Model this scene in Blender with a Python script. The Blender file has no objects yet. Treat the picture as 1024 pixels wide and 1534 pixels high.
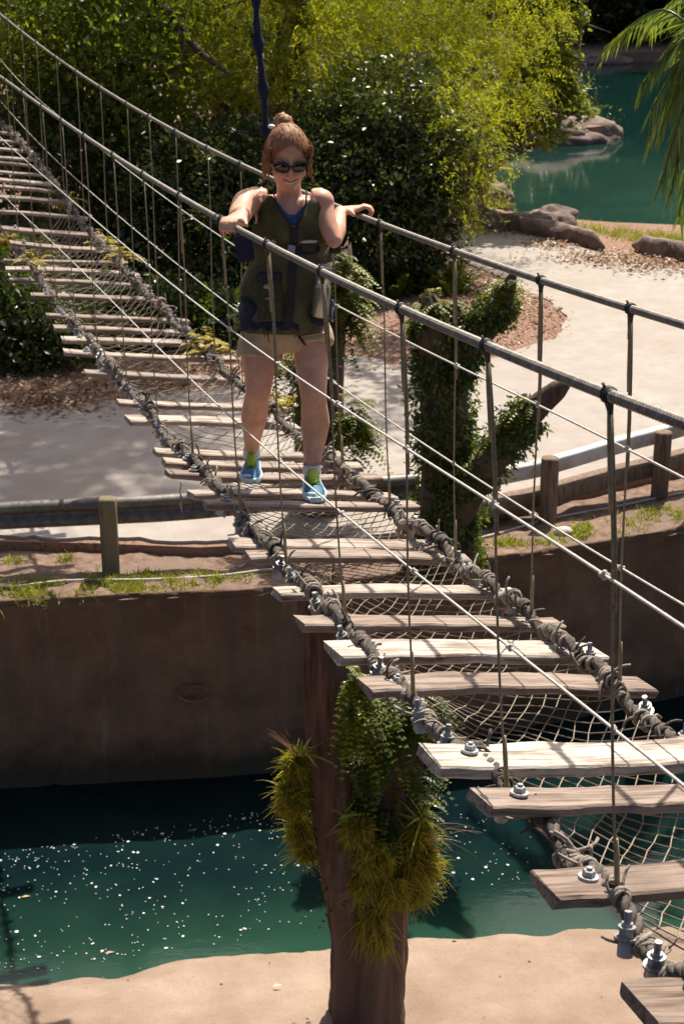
import bpy, bmesh, math, random
import numpy as np
from mathutils import Vector, Matrix, noise
from mathutils.geometry import tessellate_polygon
rnd = random.Random(7)
rng = np.random.default_rng(7)
S = bpy.context.scene
COL = S.collection
R = math.radians
# ------------------------------------------------------------------ camera, sky, sun, exposure
FPX, CX, CY, PITCH, H = 2433.0, 512.0, 767.0, R(20), 5.1
cam_d = bpy.data.cameras.new('camera')
cam = bpy.data.objects.new('camera', cam_d); COL.objects.link(cam)
cam.location = (0, 0, H); cam.rotation_euler = (R(90) - PITCH, 0, 0)
cam_d.sensor_fit = 'VERTICAL'; cam_d.sensor_height = 24; cam_d.lens = 24 * FPX / 1534
cam_d.clip_start = 0.05; cam_d.clip_end = 1500
cam_d.dof.use_dof = True; cam_d.dof.focus_distance = 5.2; cam_d.dof.aperture_fstop = 7.5
S.camera = cam
SUN_EL, SUN_AZ = R(58), R(21)          # azimuth measured from +Y towards +X
w = bpy.data.worlds.new('World'); S.world = w; w.use_nodes = True
nt = w.node_tree
sk = nt.nodes.new('ShaderNodeTexSky'); sk.sky_type = 'NISHITA'; sk.sun_disc = False
sk.sun_elevation = SUN_EL; sk.sun_rotation = SUN_AZ; sk.air_density = 0.5; sk.dust_density = 4.0; sk.ozone_density = 0.0
bg = nt.nodes['Background']; bg.inputs[1].default_value = 0.10
nt.links.new(sk.outputs[0], bg.inputs[0])
sd = bpy.data.lights.new('sun', 'SUN'); sun = bpy.data.objects.new('sun', sd); COL.objects.link(sun)
sd.energy = 5.0; sd.angle = R(0.5); sd.color = (1.0, 0.92, 0.81)
tosun = Vector((math.sin(SUN_AZ) * math.cos(SUN_EL), math.cos(SUN_AZ) * math.cos(SUN_EL), math.sin(SUN_EL)))
sun.rotation_euler = tosun.to_track_quat('Z', 'Y').to_euler(); sun.location = tosun * 60
S.view_settings.view_transform = 'Standard'; S.view_settings.look = 'None'
S.view_settings.exposure = 0.7; S.view_settings.gamma = 1; S.view_settings.use_curve_mapping = False
S.render.engine = 'CYCLES'
S.cycles.use_denoising = True
S.cycles.max_bounces = 6; S.cycles.diffuse_bounces = 3; S.cycles.glossy_bounces = 3; S.cycles.transmission_bounces = 4
S.cycles.sample_clamp_indirect = 6

# ------------------------------------------------------------------ placing by sight lines of the survey
cp, sp = math.cos(PITCH), math.sin(PITCH)
def ray(px, py):
    u, v = (px - CX) / FPX, (py - CY) / FPX
    return Vector((u, cp - v * sp, -sp - v * cp))
def onY(px, py, y):
    d = ray(px, py); s = y / d.y
    return Vector((d.x * s, y, H + d.z * s))
def onZ(px, py, z=0.0):
    d = ray(px, py); s = (z - H) / d.z
    return Vector((d.x * s, d.y * s, z))
BA, BB = 1.8504603, -0.29848604           # plan line of the bridge: X = BA + BB*Y
BTH = math.atan(-BB)
def onplane(px, py, off):
    d = ray(px, py); A = BA + off / math.cos(BTH)
    s = A / (d.x - BB * d.y)
    return Vector((d.x * s, d.y * s, H + d.z * s))
def zc(p): return p.y * cp - (p.z - H) * sp
def sc(p): return FPX / zc(p)              # pixels per metre there

# ------------------------------------------------------------------ objects
def tag(o, label=None, cat=None, group=None, kind=None):
    if label: o['label'] = label
    if cat: o['category'] = cat
    if group: o['group'] = group
    if kind: o['kind'] = kind
    return o
def empty(name, loc, label, cat, group=None):
    o = bpy.data.objects.new(name, None); COL.objects.link(o)
    o.location = loc; o.empty_display_size = 0.1
    return tag(o, label, cat, group)
def wloc(o):
    v = Vector((0, 0, 0))
    while o: v += o.location; o = o.parent
    return v
def link(name, me, parent=None, loc=None):
    o = bpy.data.objects.new(name, me); COL.objects.link(o)
    if parent:
        o.parent = parent
        o.location = (Vector(loc) - wloc(parent)) if loc is not None else (0, 0, 0)
    elif loc is not None: o.location = loc
    return o
def basis(d, up=None):
    d = Vector(d).normalized()
    up = Vector(up) if up is not None else (Vector((0, 0, 1)) if abs(d.z) < 0.95 else Vector((1, 0, 0)))
    x = up.cross(d)
    if x.length < 1e-6: x = Vector((1, 0, 0)).cross(d)
    x.normalize(); y = d.cross(x).normalized()
    return x, y, d
class MB:
    def __init__(s): s.v = []; s.f = []; s.m = []; s.uv = None
    def add(s, vs, fs, mi=0):
        b = len(s.v); s.v += [tuple(p) for p in vs]; s.f += [tuple(i + b for i in f) for f in fs]; s.m += [mi] * len(fs)
    def tube(s, path, rad, sides=8, cap=True, mi=0, ry=None, up=None, jit=0.0):
        n = len(path); path = [Vector(p) for p in path]
        rs = rad if hasattr(rad, '__len__') else [rad] * n
        rys = (ry if hasattr(ry, '__len__') else [ry] * n) if ry is not None else rs
        vs, fs = [], []
        x = None
        for i in range(n):
            d = (path[min(i + 1, n - 1)] - path[max(i - 1, 0)])
            if d.length < 1e-9: d = Vector((0, 0, 1))
            if up is not None or x is None: x, y, d = basis(d, up)
            else:
                d.normalize(); x = (x - d * x.dot(d))
                if x.length < 1e-6: x, y, d = basis(d)
                x.normalize(); y = d.cross(x)
            for k in range(sides):
                a = 2 * math.pi * k / sides
                q = 1 + (rnd.uniform(-jit, jit) if jit else 0)
                vs.append(path[i] + x * (math.cos(a) * rs[i] * q) + y * (math.sin(a) * rys[i] * q))
        for i in range(n - 1):
            for k in range(sides):
                k2 = (k + 1) % sides
                fs.append((i * sides + k, i * sides + k2, (i + 1) * sides + k2, (i + 1) * sides + k))
        if cap:
            fs.append(tuple(range(sides))[::-1]); fs.append(tuple((n - 1) * sides + k for k in range(sides)))
        s.add(vs, fs, mi); return s
    def box(s, c, sx, sy, sz, ax=None, mi=0, bev=0.0):
        x, y, z = ax if ax else (Vector((1, 0, 0)), Vector((0, 1, 0)), Vector((0, 0, 1)))
        c = Vector(c); sx, sy, sz = sx / 2, sy / 2, sz / 2
        if bev <= 0:
            vs = [c + x * (i * sx) + y * (j * sy) + z * (k * sz) for k in (-1, 1) for j in (-1, 1) for i in (-1, 1)]
            s.add(vs, [(0, 2, 3, 1), (4, 5, 7, 6), (0, 1, 5, 4), (2, 6, 7, 3), (0, 4, 6, 2), (1, 3, 7, 5)], mi)
        else:
            vs, fs = [], []
            rings = [(-sz, bev), (-sz + bev, 0), (sz - bev, 0), (sz, bev)]
            for zz, b in rings:
                X, Y = sx - b, sy - b
                e = bev
                for (i, j) in ((X - e, -Y), (X, -Y + e), (X, Y - e), (X - e, Y), (-X + e, Y), (-X, Y - e), (-X, -Y + e), (-X + e, -Y)):
                    vs.append(c + x * i + y * j + z * zz)
            for r in range(3):
                for k in range(8):
                    k2 = (k + 1) % 8
                    fs.append((r * 8 + k, r * 8 + k2, r * 8 + 8 + k2, r * 8 + 8 + k))
            fs.append(tuple(range(8))[::-1]); fs.append(tuple(24 + k for k in range(8)))
            s.add(vs, fs, mi)
        return s
    def ball(s, c, rx, ry=None, rz=None, ax=None, seg=12, rings=8, mi=0, f=None):
        ry = ry or rx; rz = rz or rx
        x, y, z = ax if ax else (Vector((1, 0, 0)), Vector((0, 1, 0)), Vector((0, 0, 1)))
        c = Vector(c); vs, fs = [], []
        for i in range(1, rings):
            t = math.pi * i / rings
            for k in range(seg):
                a = 2 * math.pi * k / seg
                d = (math.sin(t) * math.cos(a), math.sin(t) * math.sin(a), math.cos(t))
                q = f(d) if f else 1
                vs.append(c + x * (d[0] * rx * q) + y * (d[1] * ry * q) + z * (d[2] * rz * q))
        vs.append(c + z * rz * (f((0, 0, 1)) if f else 1)); vs.append(c - z * rz * (f((0, 0, -1)) if f else 1))
        T, B = len(vs) - 2, len(vs) - 1
        for k in range(seg):
            k2 = (k + 1) % seg
            fs.append((T, k, k2)); fs.append((B, (rings - 2) * seg + k2, (rings - 2) * seg + k))
            for i in range(rings - 2): fs.append((i * seg + k, (i + 1) * seg + k, (i + 1) * seg + k2, i * seg + k2))
        s.add(vs, fs, mi); return s
    def grid(s, P, mi=0, closed=False):
        r, c = len(P), len(P[0]); vs = [p for row in P for p in row]; fs = []
        for i in range(r - 1):
            for j in range(c if closed else c - 1):
                j2 = (j + 1) % c
                fs.append((i * c + j, i * c + j2, (i + 1) * c + j2, (i + 1) * c + j))
        s.add(vs, fs, mi); return s
    def mesh(s, name, off=None, smooth=True):
        me = bpy.data.meshes.new(name)
        vs = s.v if off is None else [(a - off.x, b - off.y, c - off.z) for a, b, c in s.v]
        me.from_pydata(vs, [], s.f)
        me.polygons.foreach_set('use_smooth', [smooth] * len(s.f))
        me.polygons.foreach_set('material_index', s.m)
        me.update(); return me
    def build(s, name, mat, parent=None, smooth=True, loc=None):
        off = wloc(parent) if parent else (Vector(loc) if loc is not None else None)
        me = s.mesh(name, off, smooth)
        for m in (mat if isinstance(mat, (list, tuple)) else [mat]): me.materials.append(m)
        o = bpy.data.objects.new(name, me); COL.objects.link(o)
        if parent: o.parent = parent
        elif loc is not None: o.location = loc
        return o
def quads(name, Pv, mat, parent=None, tint=None, loc=None, smooth=False):
    """Pv: n x k x 3 array, one k-gon per row; fast"""
    n, k = Pv.shape[:2]
    off = wloc(parent) if parent else (Vector(loc) if loc is not None else Vector((0, 0, 0)))
    co = (Pv.reshape(-1, 3) - np.array(off)).astype(np.float32)
    me = bpy.data.meshes.new(name)
    me.vertices.add(n * k); me.vertices.foreach_set('co', co.ravel())
    me.loops.add(n * k); me.loops.foreach_set('vertex_index', np.arange(n * k, dtype=np.int32))
    me.polygons.add(n); me.polygons.foreach_set('loop_start', np.arange(0, n * k, k, dtype=np.int32))
    me.update(calc_edges=True)
    me.polygons.foreach_set('use_smooth', np.full(n, smooth))
    a = me.attributes.new('tint', 'FLOAT', 'POINT')
    t = np.random.default_rng(n).random(n) if tint is None else tint
    a.data.foreach_set('value', np.repeat(t, k).astype(np.float32))
    me.materials.append(mat); me.validate()
    o = bpy.data.objects.new(name, me); COL.objects.link(o)
    if parent: o.parent = parent
    elif loc is not None: o.location = loc
    return o
def unit(a): return a / np.maximum(np.linalg.norm(a, axis=-1, keepdims=True), 1e-9)
def leafquads(P, D, L, W, fold=0.15, N=None):
    """diamond leaves from base P along D"""
    n = len(P); D = unit(D)
    if N is None: N = rng.normal(size=(n, 3))
    Sd = unit(np.cross(D, N)); Nn = np.cross(Sd, D)
    L = np.broadcast_to(np.asarray(L, float), (n,))[:, None]; W = np.broadcast_to(np.asarray(W, float), (n,))[:, None]
    m = P + D * L * 0.45 + Nn * W * fold
    return np.stack([P, m + Sd * W * 0.5, P + D * L, m - Sd * W * 0.5], 1)
def interp(path, m):
    """catmull-rom resample of a list of Vectors, m points per span"""
    out = []; n = len(path)
    for i in range(n - 1):
        p0, p1, p2, p3 = path[max(i - 1, 0)], path[i], path[i + 1], path[min(i + 2, n - 1)]
        for k in range(m):
            t = k / m
            out.append(0.5 * ((2 * p1) + (p2 - p0) * t + (2 * p0 - 5 * p1 + 4 * p2 - p3) * t * t + (3 * p1 - p0 - 3 * p2 + p3) * t ** 3))
    out.append(path[-1].copy()); return out
def pline(path):
    L = [0.0]
    for a, b in zip(path, path[1:]): L.append(L[-1] + (b - a).length)
    return L
def even(path, step):
    L = pline(path); n = max(2, int(L[-1] / step) + 1); out = []; j = 0
    for i in range(n):
        s = L[-1] * i / (n - 1)
        while j < len(path) - 2 and L[j + 1] < s: j += 1
        t = (s - L[j]) / max(L[j + 1] - L[j], 1e-9); out.append(path[j].lerp(path[j + 1], t))
    return out
def nz(p, s=1.0, seed=0.0): return noise.noise(Vector((p[0] * s + seed, p[1] * s - seed, p[2] * s + 0.37 * seed)))

# ------------------------------------------------------------------ materials
def M(name):
    m = bpy.data.materials.new(name); m.use_nodes = True
    n = m.node_tree.nodes; b = n['Principled BSDF']; return m, m.node_tree, n, b
def setp(b, **k):
    for a, v in k.items():
        a = a.replace('_', ' ')
        if a in b.inputs: b.inputs[a].default_value = v
def texco(t, n, kind='Object', scale=(1, 1, 1)):
    tc = n.new('ShaderNodeTexCoord'); mp = n.new('ShaderNodeMapping'); mp.inputs['Scale'].default_value = scale
    t.links.new(tc.outputs[kind], mp.inputs['Vector']); return mp.outputs[0]
def nzn(t, n, vec, scale, detail=6, rough=0.6):
    x = n.new('ShaderNodeTexNoise'); x.inputs['Scale'].default_value = scale; x.inputs['Detail'].default_value = detail
    x.inputs['Roughness'].default_value = rough
    if vec is not None: t.links.new(vec, x.inputs['Vector'])
    return x.outputs['Fac']
def ramp(t, n, fac, stops):
    r = n.new('ShaderNodeValToRGB'); e = r.color_ramp.elements
    while len(e) < len(stops): e.new(0.5)
    for el, (p, c) in zip(e, stops):
        el.position = p; el.color = (c[0], c[1], c[2], 1) if hasattr(c, '__len__') else (c, c, c, 1)
    t.links.new(fac, r.inputs[0]); return r.outputs[0]
def mix(t, n, fac, a, b, mode='MIX'):
    x = n.new('ShaderNodeMix'); x.data_type = 'RGBA'; x.blend_type = mode
    for s, v in ((x.inputs[0], fac), (x.inputs[6], a), (x.inputs[7], b)):
        if isinstance(v, (int, float)): s.default_value = v
        elif isinstance(v, tuple): s.default_value = (v[0], v[1], v[2], 1)
        else: t.links.new(v, s)
    return x.outputs[2]
def bump(t, n, b, h, strength=0.5, dist=0.02):
    x = n.new('ShaderNodeBump'); x.inputs['Strength'].default_value = strength; x.inputs['Distance'].default_value = dist
    t.links.new(h, x.inputs['Height']); t.links.new(x.outputs[0], b.inputs['Normal'])
def mat_noise(name, c1, c2, scale=8, rough=0.8, bs=0.4, bd=0.01, stretch=(1, 1, 1), c3=None, s2=1.2, spec=0.3, **k):
    m, t, n, b = M(name)
    v = texco(t, n, 'Object', stretch)
    f = nzn(t, n, v, scale, 8, 0.65); c = ramp(t, n, f, [(0.35, c1), (0.65, c2)])
    if c3:
        g = nzn(t, n, v, s2, 5); gm = ramp(t, n, g, [(0.45, 0.0), (0.62, 1.0)]); c = mix(t, n, gm, c, c3)
    t.links.new(c, b.inputs['Base Color']); setp(b, Roughness=rough, Specular_IOR_Level=spec, **k)
    if bs: bump(t, n, b, f, bs, bd)
    return m
def mat_flat(name, c, rough=0.6, **k):
    m, t, n, b = M(name)
    f = nzn(t, n, texco(t, n), 60, 4)
    cc = mix(t, n, f, (c[0] * .75, c[1] * .75, c[2] * .75), (min(c[0] * 1.25, 1), min(c[1] * 1.25, 1), min(c[2] * 1.25, 1)))
    t.links.new(cc, b.inputs['Base Color']); setp(b, Roughness=rough, **k); return m
def mat_leaf(name, stops, trans=0.45, tcol=None, rough=0.45, spec=0.4, tk=1.5):
    m, t, n, b = M(name)
    a = n.new('ShaderNodeAttribute'); a.attribute_name = 'tint'
    c = ramp(t, n, a.outputs['Fac'], stops); t.links.new(c, b.inputs['Base Color'])
    setp(b, Roughness=rough, Specular_IOR_Level=spec)
    tr = n.new('ShaderNodeBsdfTranslucent')
    g = mix(t, n, 1.0, c, tcol or (1.5, 1.5, 0.7), 'MULTIPLY'); t.links.new(g, tr.inputs[0])
    ms = n.new('ShaderNodeMixShader'); ms.inputs[0].default_value = trans
    t.links.new(b.outputs[0], ms.inputs[1]); t.links.new(tr.outputs[0], ms.inputs[2])
    t.links.new(ms.outputs[0], n['Material Output'].inputs[0]); return m

def mat_wood():
    m, t, n, b = M('weathered_wood')
    at = n.new('ShaderNodeAttribute'); at.attribute_name = 'wood'        # per-plank along/across coordinates
    mp = n.new('ShaderNodeMapping'); mp.inputs['Scale'].default_value = (3.0, 42, 42); t.links.new(at.outputs['Vector'], mp.inputs[0])
    g = nzn(t, n, mp.outputs[0], 1.0, 8, 0.7)
    mp2 = n.new('ShaderNodeMapping'); mp2.inputs['Scale'].default_value = (5, 9, 9); t.links.new(at.outputs['Vector'], mp2.inputs[0])
    g2 = nzn(t, n, mp2.outputs[0], 1.0, 5)
    oi = n.new('ShaderNodeObjectInfo'); sx_ = n.new('ShaderNodeSeparateColor'); t.links.new(oi.outputs['Color'], sx_.inputs[0])
    base = ramp(t, n, sx_.outputs[0], [(0.0, (.215, .16, .125)), (0.35, (.31, .245, .20)), (0.7, (.43, .365, .305)), (1.0, (.56, .505, .43))])
    dark = mix(t, n, 1.0, base, (.40, .34, .30), 'MULTIPLY')
    c = mix(t, n, ramp(t, n, g, [(0.38, 0.0), (0.55, 1.0)]), dark, base)
    c = mix(t, n, ramp(t, n, g2, [(0.48, 0.0), (0.70, .7)]), c, (.14, .105, .08))
    mp3 = n.new('ShaderNodeMapping'); mp3.inputs['Scale'].default_value = (2.0, 95, 95); t.links.new(at.outputs['Vector'], mp3.inputs[0]); g3 = nzn(t, n, mp3.outputs[0], 1.0, 3); c = mix(t, n, ramp(t, n, g3, [(0.58, 0.0), (0.66, .8)]), c, (.07, .05, .04))
    t.links.new(c, b.inputs['Base Color']); setp(b, Roughness=.82, Specular_IOR_Level=.25); bump(t, n, b, g, .8, .006); return m
WOOD = mat_wood()
ROPE = mat_noise('weathered_rope', (.17, .14, .11), (.34, .29, .24), 90, .9, .7, .004)
ROPE_D = mat_noise('dark_rope', (.04, .034, .030), (.16, .135, .11), 60, .9, .8, .004)
NETM = mat_noise('net_twine', (.22, .18, .135), (.40, .34, .265), 70, .9, .3, .002)
LINE = mat_noise('pale_line', (.38, .35, .31), (.58, .55, .50), 80, .7, .3, .002)
SUSP = mat_noise('olive_rope', (.17, .14, .085), (.33, .275, .18), 110, .7, .5, .002)
SLEEVE = mat_noise('yellow_sleeve', (.22, .17, .09), (.35, .28, .16), 60, .4, .2, .002)
RAILM = mat_noise('steel_cable', (.13, .115, .095), (.27, .245, .205), 40, .55, .2, .001, Metallic=.2)
TAPE = mat_noise('black_tape', (.012, .012, .014), (.05, .048, .05), 50, .5, .4, .004)
STEEL = mat_noise('galvanised_steel', (.22, .225, .235), (.42, .43, .44), 30, .5, .2, .001, Metallic=.8)
PLAST = mat_noise('pale_sleeve', (.26, .28, .26), (.42, .43, .40), 20, .35, .1, .001)
BARK = mat_noise('bark', (.045, .028, .02), (.14, .085, .06), 9, .9, 1.0, .03, stretch=(1, 1, .18), c3=(.10, .075, .055))
BARK_R = mat_noise('red_bark', (.04, .02, .014), (.15, .08, .055), 18, .85, 1.0, .03, stretch=(1, 1, .10), c3=(.12, .075, .055))
BARK_G = mat_noise('grey_bark', (.05, .045, .038), (.16, .145, .12), 14, .9, 1.0, .02, stretch=(1, 1, .3))
ROCK = mat_noise('rock', (.12, .085, .07), (.30, .23, .19), 5, .9, 1.0, .05, c3=(.16, .11, .09), s2=2)
SOIL = mat_noise('soil', (.10, .062, .045), (.26, .17, .125), 9, .95, .9, .03, c3=(.17, .12, .09))
MULCH = mat_noise('mulch', (.12, .065, .042), (.36, .22, .15), 26, .95, 1.0, .03, c3=(.27, .17, .12), s2=1.0)
LEAFDRY = mat_leaf('dry_leaf', [(0, (.13, .06, .03)), (.5, (.28, .155, .09)), (1, (.42, .29, .19))], .15)
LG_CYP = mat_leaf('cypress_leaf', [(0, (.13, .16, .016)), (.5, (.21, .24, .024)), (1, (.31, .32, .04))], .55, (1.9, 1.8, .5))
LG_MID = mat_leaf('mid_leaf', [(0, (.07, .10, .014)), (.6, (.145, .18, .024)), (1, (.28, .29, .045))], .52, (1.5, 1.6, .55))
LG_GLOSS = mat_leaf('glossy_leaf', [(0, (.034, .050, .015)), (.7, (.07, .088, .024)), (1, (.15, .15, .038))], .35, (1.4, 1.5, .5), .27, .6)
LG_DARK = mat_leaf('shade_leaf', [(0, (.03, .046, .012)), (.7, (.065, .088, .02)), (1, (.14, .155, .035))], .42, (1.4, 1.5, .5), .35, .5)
LG_MAPLE = mat_leaf('maple_leaf', [(0, (.10, .14, .022)), (.5, (.18, .22, .036)), (1, (.30, .32, .07))], .5, (1.5, 1.5, .5), .35, .5)
LG_FERN = mat_leaf('fern_leaf', [(0, (.07, .10, .012)), (.5, (.14, .165, .018)), (1, (.26, .25, .03))], .42, (1.5, 1.5, .5))
LG_IVY = mat_leaf('ivy_leaf', [(0, (.035, .055, .012)), (.6, (.075, .11, .018)), (1, (.18, .20, .035))], .4, (1.5, 1.6, .5), .35, .5)
LG_MOSS = mat_leaf('moss_blade', [(0, (.12, .125, .016)), (.5, (.25, .225, .028)), (1, (.45, .37, .06))], .52, (1.4, 1.4, .5))
LG_GRASS = mat_leaf('grass_blade', [(0, (.12, .15, .02)), (.5, (.22, .25, .035)), (1, (.36, .34, .10))], .4, (1.4, 1.4, .5))
LG_PALM = mat_leaf('palm_leaflet', [(0, (.09, .14, .03)), (.6, (.17, .22, .05)), (.92, (.28, .3, .08)), (1, (.5, .22, .03))], .4, (1.5, 1.5, .5), .35, .5)
LG_YEL = mat_leaf('yellow_fern', [(0, (.16, .14, .015)), (.5, (.30, .25, .02)), (1, (.42, .34, .04))], .4, (1.3, 1.2, .5))

# ------------------------------------------------------------------ the setting: ground, road, canal, lake
def poly_sheet(name, pts, mat, z=None, skirt=0.0, kind='structure', step=None):
    pts = [Vector(p) for p in pts]
    if z is not None: pts = [Vector((p.x, p.y, z)) for p in pts]
    if step:
        q = []
        for a, b in zip(pts, pts[1:] + pts[:1]):
            k = max(1, min(200, int((b - a).length / step))); q += [a.lerp(b, i / k) for i in range(k)]
        pts = q
    tr = tessellate_polygon([[Vector((p.x, p.y, 0)) for p in pts]])
    mb = MB(); n = len(pts)
    mb.add(pts, [tuple(t) for t in tr])
    if skirt:
        mb.add(pts + [p - Vector((0, 0, skirt)) for p in pts], [(i, (i + 1) % n, n + (i + 1) % n, n + i) for i in range(n)])
    o = mb.build(name, mat, smooth=False); bm = bmesh.new(); bm.from_mesh(o.data); bmesh.ops.recalc_face_normals(bm, faces=bm.faces)
    up = sum(f.normal.z * f.calc_area() for f in bm.faces)
    if up < 0: bmesh.ops.reverse_faces(bm, faces=bm.faces)
    bm.to_mesh(o.data); bm.free(); o['kind'] = kind; return o
def wall_edge_px(): return [(-900, 930), (-300, 906), (0, 894), (150, 886), (300, 880), (420, 873), (560, 858), (700, 834), (820, 818), (920, 801), (1024, 785), (1300, 742), (1900, 690)]
def road_near_px(): return [(-900, 795), (-300, 800), (0, 803), (150, 806), (300, 812), (420, 806), (560, 800), (660, 782), (760, 757), (860, 733), (1000, 700), (1300, 640), (1900, 560)]
WALL = interp([onZ(a, b, 0) for a, b in wall_edge_px()], 16)
ROADN = [onZ(a, b, 0) for a, b in road_near_px()]
WATER_Z, LAKE_Z = -1.75, -0.42

def mat_road():
    m, t, n, b = M('pale_road'); v = texco(t, n)
    f = nzn(t, n, v, 3.0, 10, .7); g = nzn(t, n, v, .55, 4); h = nzn(t, n, v, 90, 3)
    c = ramp(t, n, f, [(.3, (.27, .24, .212)), (.7, (.375, .34, .305))])
    c = mix(t, n, ramp(t, n, g, [(.42, 0.0), (.66, .6)]), c, (.30, .25, .205))
    c = mix(t, n, ramp(t, n, h, [(.55, 0.0), (.75, .35)]), c, (.23, .20, .17))
    t.links.new(c, b.inputs['Base Color']); setp(b, Roughness=.9, Specular_IOR_Level=.2); bump(t, n, b, h, .35, .01); return m
ROADM = mat_road()
edge = [p + Vector((nz(p, 3) * .09, nz(p, 3, 5) * .12 + nz(p, 9, 2) * .05, 0)) for p in even(interp(ROADN, 8), .12)]
inner = [(1900, 440), (1400, 432), (1200, 428)]
lakeside = [onZ(*q) for q in ((1900, 470), (1400, 445), (1024, 403), (1004, 400), (940, 384), (902, 374), (817, 357), (700, 340), (640, 330))]
island_in = [onZ(*q) for q in ((640, 372), (700, 394), (745, 412), (785, 433), (825, 452), (846, 472), (846, 492), (826, 508), (796, 520), (740, 538), (640, 545), (520, 535), (400, 562), (250, 588), (100, 604), (-300, 615), (-900, 620))]
jit = lambda p: p + Vector((nz(p, 1.5) * .16 + nz(p, 5, 3) * .06, nz(p, 1.5, 4) * .22 + nz(p, 5, 1) * .08, 0))
road_pts = edge + [jit(p) for p in even(lakeside, .25)] + [jit(p) for p in even(interp(island_in, 5), .2)]
road = poly_sheet('road', road_pts, ROADM, 0.0, skirt=.13)
# broad ground: from the road's canal side to the lake shore and the far bank
shore = [Vector(p) for p in ((70, 26, 0), (30, 29.5, 0), (9, 29.2, 0), (5.5, 29.3, 0), (3.6, 30.2, 0), (2.4, 31.8, 0), (1.9, 34, 0), (2.2, 39, 0), (3.2, 42.2, 0), (5, 43.4, 0), (6.6, 43.9, 0), (7.2, 44.8, 0), (6.6, 46.2, 0), (4, 49, 0), (1, 54, 0), (1, 66, 0), (9, 69, 0), (22, 71, 0), (80, 72, 0))]
gpts = [p + Vector((0, -.05, 0)) for p in ROADN] + [Vector((70, 15, 0))] + interp(shore, 4) + [Vector((90, 260, 0)), Vector((-120, 260, 0)), Vector((-60, 15, 0))]
ground = poly_sheet('ground', gpts, MULCH, -.03, skirt=2.2)
under = poly_sheet('lake_bed', [(-20, 26, 0), (120, 26, 0), (120, 90, 0), (-20, 90, 0)], SOIL, -2.1)
# low mound of mulch between the two arms of the road
mp = [onZ(*q) for q in ((560, 392), (640, 382), (700, 396), (745, 413), (785, 433), (825, 452), (845, 472), (845, 492), (826, 507), (796, 519), (740, 536), (640, 543), (560, 536))]
def mulch_mound():
    c = sum(mp, Vector()) / len(mp); ring = even(interp(mp + [mp[0]], 6), .12); rows = []
    for i in range(11):
        t = i / 10
        row = []
        for p in ring:
            q = c.lerp(p, t); hgt = .11 * (1 - t ** 3) + (.025 * nz(q, 4) + .02 * nz(q, 11)) * (1 if t < 1 else 0)
            row.append(Vector((q.x, q.y, hgt - .02 * (t == 1))))
        rows.append(row)
    o = MB().grid(rows, closed=True).build('mulch_bed', MULCH); o['kind'] = 'structure'
mulch_mound()
# bank strip between road and canal wall
def bank_strip():
    A = even(interp(ROADN, 10), .12); B = WALL
    from_x = lambda P, x: min(P, key=lambda p: abs(p.x - x))
    rows = []; xs = np.arange(-14, 16, .09)
    ax = np.array([p.x for p in A]); ay = np.array([p.y for p in A]); bx = np.array([p.x for p in B]); by = np.array([p.y for p in B])
    o1 = np.argsort(ax); o2 = np.argsort(bx)
    for x in xs:
        y0 = np.interp(x, ax[o1], ay[o1]) + .12; y1 = np.interp(x, bx[o2], by[o2])
        row = []
        for k in range(15):
            t = k / 14; y = y0 + (y1 - y0) * t; p = (x, y, 0)
            z = -.12 + .07 * t + .035 * nz(p, 2.5) + .02 * nz(p, 8, 3) + .012 * nz(p, 22, 8)
            if t > .9: y += .03 * nz(p, 6, 2) - .02; z -= .03 * (t - .9) / .1
            row.append(Vector((x, y, z)))
        rows.append(row)
    o = MB().grid(rows).build('bank_soil', SOIL); o['kind'] = 'structure'
    return rows
BANK = bank_strip()
def bank_z(x, y):
    i = int(np.clip((x + 14) / .09, 0, len(BANK) - 1)); row = BANK[i]
    t = np.clip((y - row[0].y) / (row[-1].y - row[0].y), 0, 1); return row[int(round(t * 14))].z
# canal wall
def mat_wall():
    m, t, n, b = M('stained_concrete'); v = texco(t, n, 'Object', (1, 1, 1))
    f = nzn(t, n, v, 2.2, 9, .7); s = nzn(t, n, texco(t, n, 'Object', (3, 3, .35)), 1.6, 6); h = nzn(t, n, v, 24, 6)
    c = ramp(t, n, f, [(.3, (.105, .060, .036)), (.7, (.225, .14, .086))])
    c = mix(t, n, ramp(t, n, s, [(.45, 0.0), (.7, .7)]), c, (.10, .08, .062))
    c = mix(t, n, ramp(t, n, h, [(.6, 0.0), (.8, .5)]), c, (.24, .18, .13))
    sx_ = n.new('ShaderNodeSeparateXYZ'); t.links.new(v, sx_.inputs[0]); ad = n.new('ShaderNodeMath'); ad.operation = 'MULTIPLY_ADD'; t.links.new(f, ad.inputs[0]); ad.inputs[1].default_value = .5; t.links.new(sx_.outputs[2], ad.inputs[2])
    lo = n.new('ShaderNodeMapRange'); t.links.new(ad.outputs[0], lo.inputs[0]); lo.inputs[1].default_value = -1.38; lo.inputs[2].default_value = -1.1; lo.inputs[3].default_value = .8; lo.inputs[4].default_value = 0
    c = mix(t, n, lo.outputs[0], c, (.028, .034, .022))
    k = nzn(t, n, texco(t, n, 'Object', (6, 6, .5)), 1.3, 5); c = mix(t, n, ramp(t, n, k, [(.6, 0.0), (.74, .45)]), c, (.26, .21, .16))
    t.links.new(c, b.inputs['Base Color']); setp(b, Roughness=.9, Specular_IOR_Level=.2); bump(t, n, b, h, .6, .02); return m
WALLM = mat_wall()
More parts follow.
